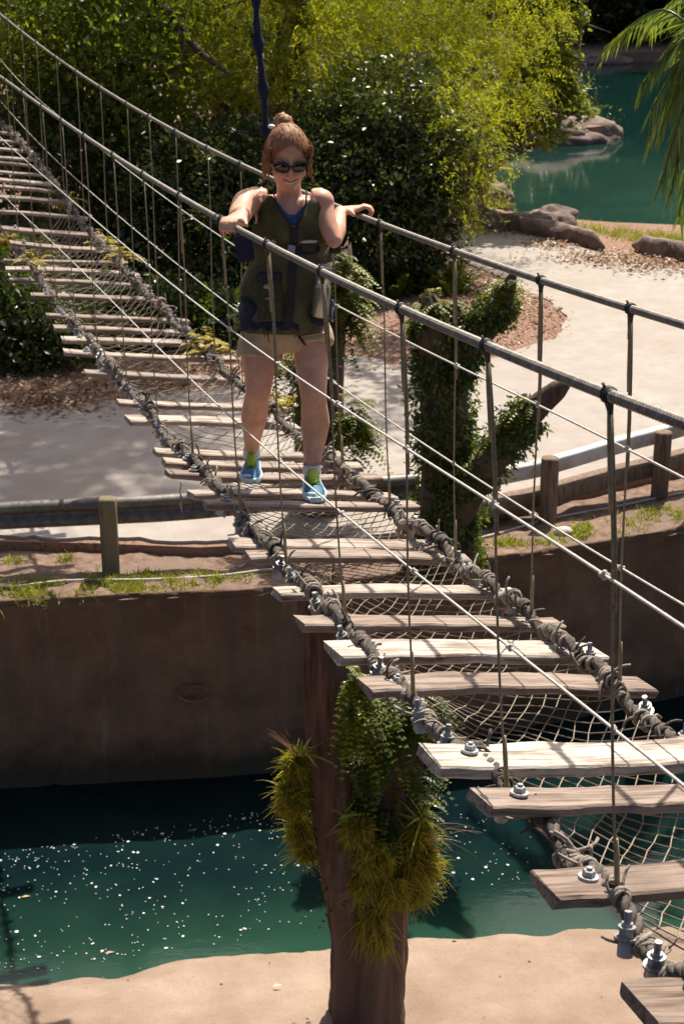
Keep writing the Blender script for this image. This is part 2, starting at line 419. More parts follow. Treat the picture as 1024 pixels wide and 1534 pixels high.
def canal_wall():
    rows = []; P = even(WALL, .1); mb = MB()
    for i in range(23):
        row = []
        for j, p in enumerate(P):
            t = i / 22; z = -.03 - t * 2.4
            q = Vector((p.x, p.y, z))
            off = .05 * math.exp(-t * 16) * (1 + nz(q, 5)) + .02 * nz(q, 1.2) + .008 * nz(q, 8, 4) - .06 * (1 - t)
            s = p.x * .8
            joint = .035 if (abs((p.x + 40.3) % 2.1 - .05) < .06) else 0
            band = .03 if i in (5, 10, 15) else 0
            row.append(Vector((p.x, p.y - off + joint + band - .02, z)))
        rows.append(row)
    top = [Vector((p.x, p.y + .22, p.z - .07)) for p in rows[0]]
    o = MB().grid([top] + rows).build('canal_wall', WALLM); o['kind'] = 'structure'
canal_wall()
# near sand bank and the shoreline
SH = [(-900, 1500), (-250, 1490), (0, 1481), (60, 1478), (110, 1473), (165, 1471), (200, 1462), (235, 1448), (270, 1438), (310, 1434), (380, 1428), (440, 1421), (500, 1416), (560, 1408), (620, 1403), (700, 1399), (780, 1397), (870, 1392), (950, 1388), (1024, 1386), (1400, 1375), (1900, 1360)]
SHORE = even(interp([onZ(a, b, WATER_Z) for a, b in SH], 8), .06)
shx = np.array([p.x for p in SHORE]); shy = np.array([p.y for p in SHORE])
def sand():
    rows = []
    for p in SHORE:
        row = []
        for k in range(34):
            t = k / 33; d = t * t * 9.5 + .0
            x, y = p.x, p.y - d + .18
            q = (x, y, 0)
            z = WATER_Z - .10 + .028 * nz(q, 1.8, 9) * min(1, d * 2) - .022 * max(0, nz(q, 4.2, 12)) * min(1, d * 2) + .20 * (1 - math.exp(-d * 2.6)) + .10 * min(d, 1.2) + .05 * nz(q, .7) + .02 * nz(q, 3, 2) * min(1, d) + .008 * nz(q, 11, 5)
            if d < .3: y += .03 * nz(q, 4, 1); z += .03 * nz(q, 3, 6)
            row.append(Vector((x, y, z)))
        rows.append(row)
    m, t, n, b = M('pale_sand'); v = texco(t, n)
    f = nzn(t, n, v, 2.0, 8, .65); h = nzn(t, n, v, 45, 6, .7); k = nzn(t, n, v, .8, 6)
    c = ramp(t, n, f, [(.3, (.25, .18, .132)), (.7, (.36, .275, .212))])
    c = mix(t, n, ramp(t, n, k, [(.46, 0.0), (.66, .8)]), c, (.20, .135, .095))
    c = mix(t, n, ramp(t, n, h, [(.55, 0.0), (.72, .5)]), c, (.17, .12, .085))
    t.links.new(c, b.inputs['Base Color']); setp(b, Roughness=.95, Specular_IOR_Level=.15); bump(t, n, b, h, .6, .02)
    o = MB().grid(rows).build('sand_bank', m); o['kind'] = 'structure'
    return rows
SAND = sand()
def pebbles():
    mb = MB()
    for k in range(520):
        i = rnd.randint(0, len(SAND) - 1); j = rnd.randint(3, 30); p = SAND[i][j]
        if abs(p.x) > 3.5: continue
        q = p + Vector((rnd.uniform(-.04, .04), rnd.uniform(-.06, .06), .002)); r_ = .004 + .012 * rnd.random() ** 4
        mb.ball(q, r_ * rnd.uniform(.8, 1.5), r_, r_ * .6, seg=6, rings=4)
    o = mb.build('pebbles', mat_noise('pebble', (.12, .085, .06), (.4, .32, .25), 30, .9, 0)); o['kind'] = 'stuff'
pebbles()
def sand_z(x, y):
    i = int(np.argmin(np.abs(shx - x))); row = SAND[i]
    return min(row, key=lambda p: abs(p.y - y)).z
def mat_water(name, deep, shallow, rough=.04, bs=.06, sc1=6):
    m, t, n, b = M(name)
    a = n.new('ShaderNodeAttribute'); a.attribute_name = 'tint'
    v = texco(t, n); f = nzn(t, n, v, .9, 5)
    ad = n.new('ShaderNodeMath'); ad.operation = 'MULTIPLY_ADD'; t.links.new(f, ad.inputs[0]); ad.inputs[1].default_value = .5
    t.links.new(a.outputs['Fac'], ad.inputs[2])
    c = ramp(t, n, ad.outputs[0], [(.22, deep), (.55, tuple((x + y) / 2 for x, y in zip(deep, shallow))), (1.15 if False else 1.0, shallow)])
    t.links.new(c, b.inputs['Base Color']); setp(b, Roughness=rough, Specular_IOR_Level=.5, IOR=1.33)
    w1 = nzn(t, n, texco(t, n, 'Object', (1, 1.8, 1)), sc1, 4); bump(t, n, b, w1, bs, .03); return m
def water_grid(name, xs, ys, z, fn, mat):
    nx, ny = len(xs), len(ys); X, Y = np.meshgrid(xs, ys)
    co = np.stack([X, Y, np.full_like(X, z)], -1).reshape(-1, 3)
    mb = MB(); mb.v = [tuple(c) for c in co]
    mb.f = [(j * nx + i, j * nx + i + 1, (j + 1) * nx + i + 1, (j + 1) * nx + i) for j in range(ny - 1) for i in range(nx - 1)]; mb.m = [0] * len(mb.f)
    o = mb.build(name, mat); a = o.data.attributes.new('tint', 'FLOAT', 'POINT')
    a.data.foreach_set('value', fn(co[:, 0], co[:, 1]).astype(np.float32)); o['kind'] = 'structure'; return o
CANALM = mat_water('canal_water', (.0025, .010, .012), (.018, .056, .034))
def canal_fn(x, y):
    d = y - np.interp(x, shx, shy)          # metres out from the sand: bottom shelves away
    return np.clip(.62 * np.exp(-np.maximum(d, 0) / .55) - .02, -.2, 1)
water_grid('canal_water', np.linspace(-16, 20, 240), np.linspace(6.5, 17, 110), WATER_Z, canal_fn, CANALM)
LAKEM = mat_water('lake_water', (.005, .022, .019), (.030, .078, .052), .05, .10, 1.6)
def lake_fn(x, y):
    return np.clip(.55 - .05 * np.abs(y - 33), -.1, .6) * np.clip((x - 3) / 5, .35, 1)
water_grid('lake_water', np.linspace(-10, 90, 120), np.linspace(27, 76, 80), LAKE_Z, lake_fn, LAKEM)
# sky dome is the world's Sky Texture

# ------------------------------------------------------------------ the rope bridge
YAW, ROLL = R(18.177), R(-7.7)
PD = Vector((math.cos(YAW), math.sin(YAW), math.tan(ROLL)))          # along a plank, to its lower end
bridge = empty('rope_bridge', (BA + BB * 7, 7, 2.6), 'sagging rope and plank footbridge with grey cable handrails and netting under the planks', 'bridge')
PLK = [(14, 418, 225, 428, .10), (45, 440, 246, 447, .12), (69, 470, 283, 479, .11), (80, 488, 286, 497, .10), (92, 506, 325, 514, .11),
       (94, 524, 352, 535, .12), (125, 555, 372, 567, .12), (176, 600, 428, 608, .10), (190, 626, 446, 637, .13), (231, 673, 512, 679, .10),
       (244, 688, 540, 695, .09), (250, 705, 570, 712, .12), (284, 737, 590, 741, .11), (305, 751, 625, 755, .10), (347, 812, 676, 816, .12),
       (368, 830, 701, 835, .11), (415, 885, 776, 886, .12), (447, 928, 840, 931, .14), (495, 970, 896, 973, .16), (543, 1023, 970, 1023, .13),
       (640, 1130, None, None, .165), (716, 1194, None, None, .12), (813, 1323, None, None, .135), (955, 1500, None, None, .15),
       (1100, 1690, None, None, .14),
       (5, 388, 192, 392, .10), (8, 401, 210, 411, .11)] + [(None, None, x, y, .12) for x, y in
       ((172, 373), (157, 352), (132, 326), (114, 303), (100, 287), (90, 275), (78, 262), (69, 250), (60, 238), (50, 226), (40, 213), (30, 201), (19, 189), (8, 177), (-8, 163))]
def mk_plank(A, B, wd, k):
    th = .029 if wd < .15 else .034
    d = (B - A); L = d.length; x, y, z = d.normalized(), None, None
    away = Vector((-math.sin(YAW), math.cos(YAW), -.09 + .012 * (A.y - 7)))
    y = (away - x * away.dot(x)).normalized(); z = x.cross(y)
    tl = rnd.uniform(-.06, .06); y, z = y * math.cos(tl) + z * math.sin(tl), z * math.cos(tl) - y * math.sin(tl)
    mb = MB(); n = 19; vs = []; loc = []
    b = .006; hw = wd / 2; bow = rnd.uniform(-.008, .008); tw = rnd.uniform(-.03, .03)
    for i in range(n):
        t = i / (n - 1); e = 1 if 0 < i < n - 1 else 0
        dz = bow * (1 - (2 * t - 1) ** 2) * 2
        for (cy, cz) in ((-hw + b, 0), (hw - b, 0), (hw, -b), (hw, -th + b), (hw - b, -th), (-hw + b, -th), (-hw, -th + b), (-hw, -b)):
            wv = .009 * nz((t * 6, k * 3.1, cy * 5)) + (.007 * nz((t * 23, k * 1.7, cy * 9)))
            ye = cy + wv * (1 if cy > 0 else -1) * 1.5; ze = cz + .003 * nz((t * 9, k, cz * 40 + cy * 8)) + tw * cy * (t - .5)
            xe = L * t + (0 if e else .014 * nz((cy * 22, k * 2.3, cz * 20)) + (0.012 * (1 if i == 0 else -1)) * (abs(cy) / hw) ** 4 * rnd.random())
            vs.append(A + x * xe + y * ye + z * (ze + dz)); loc.append((xe + k * 7.13, ye + k * 3.7, ze))
    fs = []
    for i in range(n - 1):
        for j in range(8):
            fs.append((i * 8 + j, (i + 1) * 8 + j, (i + 1) * 8 + (j + 1) % 8, i * 8 + (j + 1) % 8))
    fs.append(tuple(range(8))); fs.append(tuple((n - 1) * 8 + j for j in range(8))[::-1])
    mb.add(vs, [f[::-1] for f in fs])
    o = mb.build('plank', WOOD, bridge, smooth=False)
    at = o.data.attributes.new('wood', 'FLOAT_VECTOR', 'POINT'); at.data.foreach_set('vector', [c for p in loc for c in p])
    tone = {1130: 1.0, 970: .9, 885: .75, 1023: .28, 928: .4, 1194: .33, 1323: .12, 1500: .05, 812: .65, 830: .4, 600: .7, 626: .8}.get(PLK[k][1], .25 + .5 * rnd.random())
    o.color = (tone, tone, tone, 1)
    return o, (x, y, z, L)
def hexbolt():
    mb = MB()
    mb.tube([(0, 0, -.004), (0, 0, .003)], .026, 14); 
    mb.tube([(0, 0, .003), (0, 0, .017), (0, 0, .019)], [.0165, .0165, .0135], 6)
    mb.tube([(0, 0, .019), (0, 0, .026)], .008, 8)
    return mb.mesh('bolt', smooth=False)
BOLT = hexbolt(); BOLT.materials.append(STEEL)
def clampmesh():
    mb = MB()
    mb.tube([(0, 0, -.06), (0, 0, -.012)], .022, 12, mi=1)
    mb.tube([(0, 0, -.012), (0, 0, -.004)], .033, 14)
    mb.tube([(0, 0, -.004), (0, 0, .018)], .022, 6); mb.tube([(0, 0, .018), (0, 0, .024)], .025, 12)
    mb.tube([(0, 0, .024), (0, 0, .034)], .017, 6); mb.tube([(0, 0, .034), (0, 0, .066)], .0105, 8)
    return mb.mesh('clamp_bolt', smooth=False)
CLAMP = clampmesh(); CLAMP.materials.append(STEEL); CLAMP.materials.append(PLAST)
PLINFO = []
for k, (lx, ly, rx, ry, wd) in enumerate(PLK):
    if rx is None: A = onplane(lx, ly, -.50); B = A + PD * .96
    elif lx is None: B = onplane(rx, ry, .47); A = B - PD * .95
    else:
        C = onplane((lx + rx) / 2, (ly + ry) / 2, 0); hw = (.47) * math.sin(YAW)
        A = onY(lx, ly, C.y - hw); B = onY(rx, ry, C.y + hw)
    o, (x, y, z, L) = mk_plank(A, B, wd, k); PLINFO.append((A.lerp(B, .5).y, A, B, x, y, z, wd, o))
    for s, fr in ((0, .125 + rnd.uniform(-.02, .02)), (1, .872 + rnd.uniform(-.02, .02))):
        if lx is None and rnd.random() < .4: continue
        p = A.lerp(B, fr) + y * rnd.uniform(-.02, .025) + z * .004
        b = link('bolt', BOLT, o, p); b.scale = (.88, .88, .88); b.rotation_euler = Matrix((x, y, z)).transposed().to_euler()
PLINFO.sort(key=lambda q: q[0])
RL = [(1180, 1640), (1085, 1535), (1000, 1440), (905, 1318), (845, 1265), (765, 1190), (700, 1115), (610, 1045), (560, 980), (510, 930), (460, 880), (405, 822), (350, 770), (310, 710), (255, 660), (225, 618), (190, 575), (135, 512), (90, 462), (60, 412), (20, 365), (-20, 325)]
RR = [(1200, 1270), (1100, 1180), (1024, 1110), (985, 1080), (940, 1050), (890, 993), (830, 950), (770, 900), (720, 865), (660, 815), (615, 785), (570, 750), (510, 700), (440, 640), (400, 600), (355, 565), (320, 540), (240, 460), (150, 370), (110, 320), (85, 280), (60, 243), (30, 205), (0, 180), (-30, 160)]
def smooth_rope(pxs, off, deg=3):
    P = [onplane(a, b, off) for a, b in pxs]
    ys = np.array([p.y for p in P]); zs = np.array([p.z for p in P]); c = np.polyfit(ys, zs, deg)
    a = BA + off / math.cos(BTH)
    yy = np.arange(ys.min(), ys.max(), .03)
    return [Vector((a + BB * y, y, np.polyval(c, y) + .55 * (np.interp(y, ys, zs) - np.polyval(c, y)))) for y in yy], c
ropeL, cL = smooth_rope(RL, -.34); ropeR, cR = smooth_rope(RR, .34)
def at_y(path, y):
    i = min(range(len(path)), key=lambda k: abs(path[k].y - y)); return path[i]
plank_y = np.array([q[0] for q in PLINFO])
def side_rope(path, sgn):
    P = even(path, .012); mb = MB()
    Q = []
    for i, p in enumerate(P):
        yy = p.y - sgn * .10
        g = np.min(np.abs(plank_y - yy)); dz = .020 - .045 * min(1, max(0, (g - .07) / .10))
        Q.append(p + Vector((.014 * nz(p, 6, sgn), 0, dz + .010 * nz(p, 9, 3))))
    L = pline(Q)
    for s in range(3):
        st = []
        for i, q in enumerate(Q):
            a = 2 * math.pi * (L[i] / .10 + s / 3); x, y, d = basis(Q[min(i + 1, len(Q) - 1)] - Q[max(i - 1, 0)])
            r = .0105 + .004 * nz(q, 20, s); st.append(q + x * (math.cos(a) * r) + y * (math.sin(a) * r))
        mb.tube(st, .0105, 6)
    mb.build('side_rope', ROPE_D, bridge); return Q
QL = side_rope(ropeL, -1); QR = side_rope(ropeR, 1)
def lashing_mesh(seed):
    r0 = random.Random(seed); mb = MB()
    for k in range(r0.randint(5, 8)):                      # turns round the cable, along local x
        cx = r0.uniform(-.045, .045); tl = r0.uniform(-.6, .6); rr = r0.uniform(.026, .036); tl2 = r0.uniform(-.5, .5)
        ring = [(cx + math.sin(a) * tl * .03 + math.cos(a) * tl2 * .03, math.cos(a) * rr, math.sin(a) * rr) for a in np.linspace(0, 2 * math.pi, 11)]
        mb.tube(ring, r0.uniform(.006, .0095), 5, cap=False)
    for k in range(3):                                     # loose ends and a bight
        a = r0.uniform(-.8, 3.9); p = Vector((r0.uniform(-.04, .04), math.cos(a) * .03, math.sin(a) * .03)); q = [p]
        dv = Vector((r0.uniform(-1, 1), math.cos(a), math.sin(a) * .6 - .2)).normalized()
        for j in range(4): dv = (dv + Vector((r0.uniform(-.5, .5), r0.uniform(-.4, .4), -.35))).normalized(); q.append(q[-1] + dv * .022)
        mb.tube(q, [.007, .0065, .006, .006, .0055], 5)
    m = mb.mesh('rope_lashing'); m.materials.append(ROPE if seed % 3 else ROPE_D); return m
LASH = [lashing_mesh(s) for s in range(6)]
for path, sgn in ((QL, -1), (QR, 1)):
    Lp = pline(path); s = .1
    while s < Lp[-1] - .1:
        i = int(np.searchsorted(Lp, s)); p = path[i]; x = (path[min(i + 2, len(path) - 1)] - path[max(i - 2, 0)]).normalized()
        o = link('rope_lashing', rnd.choice(LASH), bridge, p + Vector((rnd.uniform(-.01, .01), 0, rnd.uniform(-.012, .006))))
        yv, zv, _ = basis(x); a = rnd.uniform(0, 6.28); y2 = yv * math.cos(a) + zv * math.sin(a); z2 = x.cross(y2)
        o.rotation_euler = Matrix((x, y2, z2)).transposed().to_euler(); o.scale = [rnd.uniform(.5, .85)] * 3
        s += rnd.uniform(.08, .2)
    for y0, y1 in zip(plank_y, plank_y[1:]):
        if y1 - y0 > .2 and y0 < 13:
            for t in ((.5,) if y1 - y0 < .4 else (.35, .65)):
                if rnd.random() < .3: continue
                p = at_y(path, y0 + (y1 - y0) * t + sgn * .10)
                o = link('clamp_bolt', CLAMP, bridge, p + Vector((sgn * rnd.uniform(.012, .03), rnd.uniform(-.03, .03), .006))); o.scale = (.78, .78, .78)
                o.rotation_euler = (rnd.uniform(-.25, .25), rnd.uniform(-.25, .25), rnd.uniform(0, 3)); 
# netting slung below the planks from rope to rope
def net():
    mb = MB(); y0, y1 = 2.9, 16.5
    ly = np.array([p.y for p in ropeL]); lz = np.array([p.z for p in ropeL]); ry = np.array([p.y for p in ropeR]); rz = np.array([p.z for p in ropeR])
    aL = BA - .33 / math.cos(BTH); aR = BA + .33 / math.cos(BTH)
    def P(s, t):
        yl = s - .10; yr = s + .10
        A = Vector((aL + BB * yl, yl, np.interp(yl, ly, lz))); B = Vector((aR + BB * yr, yr, np.interp(yr, ry, rz)))
        q = A.lerp(B, t); sag = .115 + .04 * nz((s * .9, 2, 0)) + .035 * nz((s * 3, t * 3, 4))
        q.z -= (1 - abs(2 * t - 1) ** 2.6) * sag + .022
        q.x += .012 * nz((s * 6, t * 9, 1)); q.y += .012 * nz((s * 6, t * 9, 7)); return q
    N = 11; step = .078
    kk = int((y1 - y0) / step)
    for k in range(kk):
        s0 = y0 + k * step
        if s0 > 8.2 and k % 2: continue
        for sg in (-1, 1):
            st = []
            for j in range(2 * N + 1):
                t = j / (2 * N); s = s0 + sg * (t - .5) * N * step
                q = P(s, t)
                if j % 2 == 0: pass
                st.append(q)
            mb.tube(st, .0025, 3, cap=False)
            if sg == 1 and s0 < 9:
                for j in range(1, 2 * N, 1): mb.ball(st[j], .0048, seg=4, rings=2)
    o = mb.build('rope_net', NETM, bridge); o['kind'] = 'stuff'
net()
# handrails, guide lines, hanger ropes
offL = lambda y: -.45 + .09 * min(1, max(0, (y - 3) / 2.2))
offR = lambda y: .27 + .07 * min(1, max(0, (y - 4.5) / 2.2))
def on_side(px, py, off_fn, f=1.0, base=0.0):
    o = off_fn(5)
    for _ in range(8): o = off_fn(onplane(px, py, o).y)
    return onplane(px, py, base + (o - base) * f)
RAILL = [(-110, 35), (-60, 72), (0, 115), (35, 137), (63, 157), (125, 205), (168, 233), (213, 263), (268, 294), (333, 333), (405, 367), (490, 408), (600, 457), (721, 512), (800, 545), (903, 588), (1024, 638), (1200, 708)]
RAILR = [(-70, -36), (0, 20), (55, 65), (115, 108), (150, 131), (190, 155), (222, 173), (262, 196), (310, 221), (359, 243), (440, 281), (500, 309), (576, 341), (682, 378), (805, 419), (937, 463), (1024, 487), (1200, 532)]
def fit_path(P, deg=4, keep=.5, step=.02):
    ys = np.array([p.y for p in P]); o = np.argsort(ys); ys = ys[o]
    out = []
    yy = np.arange(ys[0], ys[-1], step)
    cs = []
    for c in (0, 2):
        v = np.array([p[c] for p in P])[o]; k = np.polyfit(ys, v, deg); cs.append((v, k))
    return [Vector((np.polyval(cs[0][1], y), y, np.polyval(cs[1][1], y))) for y in yy]
railL = fit_path([on_side(a, b, offL) for a, b in RAILL]); railR = fit_path([on_side(a, b, offR) for a, b in RAILR])
def ribbed(path, r):
    P = even(path, .0047); mb = MB(); n = len(P)
    rads = []
    for i in range(n):
        ph = (i % 3); rads.append(r * (1.02 if ph == 0 else 1.16 if ph == 1 else .66))
    mb.tube(P, rads, 10); return mb.build('hand_rail', RAILM, bridge, smooth=False)
ribbed(railL, .0112); ribbed(railR, .0108)
tie_variants = []
def tie_mesh(seed, tail):
    r0 = random.Random(seed); mb = MB()
    n = 6; mb.tube([(x, 0, 0) for x in np.linspace(-.02, .02, n)], [.0205 + r0.uniform(-.002, .003) for _ in range(n)], 10, jit=.1)
    for k in range(3):
        c = r0.uniform(-.012, .012); mb.tube([(c + .004 * math.sin(a), math.cos(a) * .0225, math.sin(a) * .0225) for a in np.linspace(0, 6.283, 11)], .0042, 5, cap=False)
    mb.tube([(0, 0, -.015), (.002, 0, -.03), (0, 0, -.055)], [.016, .013, .008], 8, jit=.1)
    mb.tube([(0, .01, .018), (.008, .012, .034), (.018, .008, .030)], [.005, .005, .003], 5)
    if tail: mb.tube([(.012, 0, -.014), (.028, -.01, -.05), (.042, -.012, -.10), (.052, -.01, -.135)], [.009, .010, .006, .002], 6, ry=[.003] * 4)
    m = mb.mesh('rail_tie'); m.materials.append(TAPE); return m
TIES = [tie_mesh(1, False), tie_mesh(2, False), tie_mesh(3, True)]
CL = [((1090, 665), None), ((903, 588), (927, 1345)), ((721, 512), (758, 1165)), ((600, 457), (620, 1032)), ((490, 408), (518, 925)), ((405, 367), (427, 832)), ((333, 333), (362, 770)), ((268, 294), (290, 690)), ((213, 263), (236, 632)), ((168, 233), (190, 570)), ((125, 205), None), ((92, 180), None), ((63, 157), None), ((35, 137), None), ((10, 122), None)]
CR = [((1080, 502), None), ((937, 463), (929, 1045)), ((805, 419), (797, 935)), ((682, 378), (680, 845)), ((576, 341), (583, 765)), ((497, 308), (512, 705)), ((436, 279), None), ((359, 243), (362, 575)), ((310, 221), (322, 540)), ((262, 196), (272, 495)), ((222, 173), (238, 455)), ((190, 155), None), ((150, 131), None), ((115, 108), None), ((85, 86), None), ((55, 65), None), ((33, 47), None), ((12, 31), None)]
for rail, lst, off, rope, sgn in ((railL, CL, offL, ropeL, -1), (railR, CR, offR, ropeR, 1)):
    for (tp, bt) in lst:
        T = on_side(tp[0], tp[1], off); T = at_y(rail, T.y)
        B = onplane(bt[0], bt[1], sgn * .34) if bt else at_y(rope, T.y)
        B = at_y(rope, B.y)
        i = rail.index(T); d = (rail[min(i + 2, len(rail) - 1)] - rail[max(i - 2, 0)]).normalized()
        dn = (B - T).normalized(); z = -(dn - d * dn.dot(d)).normalized(); y = z.cross(d)
        o = link('rail_tie', TIES[2] if tp[0] in (937, 805) else TIES[rnd.randint(0, 1)], bridge, T); o.scale = (.75, .68, .68); o.rotation_euler = Matrix((d, y, z)).transposed().to_euler()
        mb = MB(); a = T + dn * .03; pts = [a.lerp(B + Vector((0, 0, -.03)), t) + Vector((.004 * math.sin(t * 7), .003 * math.sin(t * 5 + 1), 0)) for t in np.linspace(0, 1, 9)]
        mb.tube(pts, .0036 if T.y < 9 else .0042, 6)
        if T.y < 6.5: mb.tube([p + Vector((.0055, .002, 0)) for p in pts[:4]], .0034, 6)
        hg = mb.build('hanger_rope', SUSP, bridge)
        if T.y < 8:
            m2 = MB(); m2.tube([a.lerp(B, t) for t in np.linspace(.0, .16 + rnd.uniform(0, .05), 5)], [.0045, .0056, .0058, .0056, .0045], 7); m2.build('rope_sleeve', SLEEVE, hg)
            m3 = MB(); m3.tube([a.lerp(B, .86), a.lerp(B, .9), a.lerp(B, .99)], [.005, .0065, .0065], 7); m3.build('rope_sleeve', SLEEVE, hg)
GL = [('u', [(-40, 172), (0, 205), (70, 266), (103, 297), (136, 329), (176, 353), (223, 397), (275, 442), (341, 492), (417, 544), (511, 607), (608, 677), (734, 749), (904, 858), (1024, 940), (1200, 1062)]),
      ('l', [(-40, 250), (0, 287), (66, 350), (109, 395), (184, 463), (232, 516), (285, 571), (356, 636), (452, 717), (516, 771), (617, 851), (747, 957), (923, 1102), (1024, 1178), (1160, 1285)])]
GR = [('u', [(-40, 52), (0, 88), (60, 150), (120, 200), (168, 236), (215, 270), (285, 325), (355, 371), (506, 457), (582, 498), (682, 550), (800, 602), (936, 670), (1024, 717), (1200, 812)]),
      ('l', [(-40, 105), (0, 150), (26, 180), (64, 220), (126, 278), (160, 310), (199, 341), (277, 404), (352, 463), (487, 567), (583, 630), (680, 693), (798, 772), (929, 849), (1024, 905), (1200, 1010)])]
knot = MB(); knot.ball((0, 0, 0), .0075, .0075, .012, seg=8, rings=5); knot.tube([(-.012, 0, .003), (.012, 0, -.003)], .0055, 6)
KNOT = knot.mesh('line_knot'); KNOT.materials.append(LINE)
guides = []
for lst, off, base in ((GL, offL, -.34), (GR, offR, .34)):
    for kd, px in lst:
        f = .66 if kd == 'u' else .33
        pts = fit_path([on_side(a, b, off, f, base) for a, b in px], 6, step=.05)
        pts = [p for p in pts]
        mb = MB(); mb.tube(pts, .0036, 6); g = mb.build('guide_line', LINE, bridge); guides.append((base, kd, pts, g))
KN = {(-.34, 'u'): [(103, 297), (136, 329), (176, 353), (223, 397), (275, 442), (341, 492), (417, 544), (511, 607), (608, 677), (734, 749), (904, 858)],
      (-.34, 'l'): [(109, 395), (184, 463), (232, 516), (285, 571), (356, 636), (420, 690), (516, 771), (617, 851), (757, 965), (923, 1102)],
      (.34, 'u'): [(60, 150), (120, 200), (215, 270), (285, 325), (355, 371), (506, 457), (582, 498), (682, 550), (800, 602), (936, 670)],
      (.34, 'l'): [(64, 220), (126, 278), (160, 310), (199, 341), (234, 373), (277, 404), (352, 463), (499, 573), (583, 630), (680, 693), (798, 772), (929, 849)]}
for base, kd, pts, g in guides:
    for q in KN[(base, kd)]:
        p = on_side(q[0], q[1], offL if base < 0 else offR, .66 if kd == 'u' else .33, base)
        o = link('line_knot', KNOT, g, at_y(pts, p.y)); o.rotation_euler = (rnd.uniform(-.3, .3), rnd.uniform(-.3, .3), rnd.uniform(0, 3))
# frayed string hanging under the planks
a = onY(270, 722, 7.15); mb = MB()
mb.tube([a + Vector((.004 * math.sin(k * 2.1), 0, -.022 * k)) for k in range(8)], [.002, .003, .002, .004, .006, .007, .005, .001], 5)
mb.build('frayed_string', NETM, bridge)

# ------------------------------------------------------------------ guard rails, posts, cable on the bank
ALU = mat_noise('dull_rail_metal', (.09, .085, .075), (.18, .17, .15), 14, .5, .15, .002, Metallic=.4)
WHT = mat_noise('painted_rail', (.50, .49, .46), (.66, .645, .61), 7, .5, .15, .002, c3=(.36, .34, .31), s2=2.5)
POSTW = mat_noise('old_post_wood', (.11, .085, .05), (.27, .215, .135), 30, .9, .7, .006, stretch=(1, 1, .15), c3=(.19, .165, .09), s2=5)
POSTD = mat_noise('brown_post_wood', (.10, .07, .05), (.25, .18, .13), 30, .9, .7, .006, stretch=(1, 1, .15))
GRL = interp([onY(*q) for q in ((-900, 802, 12.1), (-300, 769, 12.65), (0, 752, 12.85), (150, 745, 12.92), (280, 738, 13.02), (450, 722, 13.2), (628, 708, 13.45))], 8)
gr = empty('guard_rail', onY(165, 845, 12.75), 'dull grey metal guard rail with mossy wooden post beside the shaded road', 'guard rail')
prof = [(0, 0), (-.035, -.005), (-.075, -.035), (-.075, -.075), (-.02, -.105), (-.02, -.135), (-.075, -.165), (-.075, -.205), (-.035, -.235), (0, -.24), (.012, -.235), (-.05, -.19), (.0, -.12), (-.05, -.05), (.012, -.005)]
mb = MB(); rows = []
for p in GRL: rows.append([p + Vector((0, a, b)) for a, b in prof])
mb.grid(rows, closed=True).build('rail', ALU, gr)
def post(px, pyb, Y, top_z, wd, dp, mat, root, rounded=False):
    x = onY(px, pyb, Y).x; mb = MB(); rows = []
    N = 12
    zs = list(np.linspace(-.25, top_z - .015, 9)) + [top_z, top_z + .004]
    for i, z in enumerate(zs):
        f = 1 if i < 9 else (.9 if i == 9 else .55)
        row = []
        for k in range(N):
            a = 2 * math.pi * k / N; e = .45 if not rounded else .85
            cx = math.copysign(abs(math.cos(a)) ** e, math.cos(a)); cyy = math.copysign(abs(math.sin(a)) ** e, math.sin(a))
            q = 1 + .04 * nz((k * 1.3, z * 3, px))
            row.append(Vector((x + cx * wd / 2 * f * q, Y + cyy * dp / 2 * f * q, z + (.012 * nz((k, i, px)) if i >= 9 else 0))))
        rows.append(row)
    mb.grid(rows, closed=True); n = len(mb.v); mb.f.append(tuple(range(n - N, n))); mb.m.append(0)
    return mb.build('post', mat, root)
post(166, 845, 12.70, .60, .145, .13, POSTW, gr); post(-330, 860, 12.4, .6, .145, .13, POSTW, gr); post(655, 800, 13.25, .55, .14, .13, POSTW, gr)
gr2 = empty('guard_rail', onY(820, 765, 14.0), 'curved barrier of pale upper and brown lower rail beside the sunlit road', 'guard rail')
def beam(pxs, prof, mat, name, root):
    P = interp([onY(*q) for q in pxs], 8); rows = []
    for i, p in enumerate(P):
        d = (P[min(i + 1, len(P) - 1)] - P[max(i - 1, 0)]); d.z = 0; d.normalize(); nn = Vector((d.y, -d.x, 0))
        rows.append([p + nn * a + Vector((0, 0, b)) for a, b in prof])
    m = MB().grid(rows, closed=True); c = len(prof); m.f += [tuple(range(c)), tuple(range(len(m.v) - c, len(m.v)))[::-1]]; m.m += [0, 0]
    return m.build(name, mat, root)
beam([(690, 714, 13.75), (764, 699, 14.05), (820, 687, 14.2), (930, 655, 14.6), (1024, 630, 14.95), (1300, 552, 16.2), (1700, 460, 18.6)],
     [(.05, -.02), (.035, 0), (-.045, 0), (-.06, -.02), (-.06, -.125), (-.045, -.145), (.035, -.145), (.05, -.125)], WHT, 'upper_rail', gr2)
beam([(690, 757, 13.78), (764, 741, 14.08), (820, 729, 14.23), (930, 699, 14.63), (1024, 676, 14.98), (1300, 600, 16.2), (1700, 505, 18.6)],
     [(.10, -.01), (.09, 0), (-.08, 0), (-.09, -.01), (-.09, -.13), (-.08, -.14), (.09, -.14), (.10, -.13)], POSTD, 'lower_rail', gr2)
post(820, 765, 14.0, .53, .165, .16, POSTD, gr2, True); post(987, 735, 14.63, .58, .165, .16, POSTD, gr2, True); post(1190, 690, 15.4, .56, .165, .16, POSTD, gr2, True)
cable = MB(); pts = []
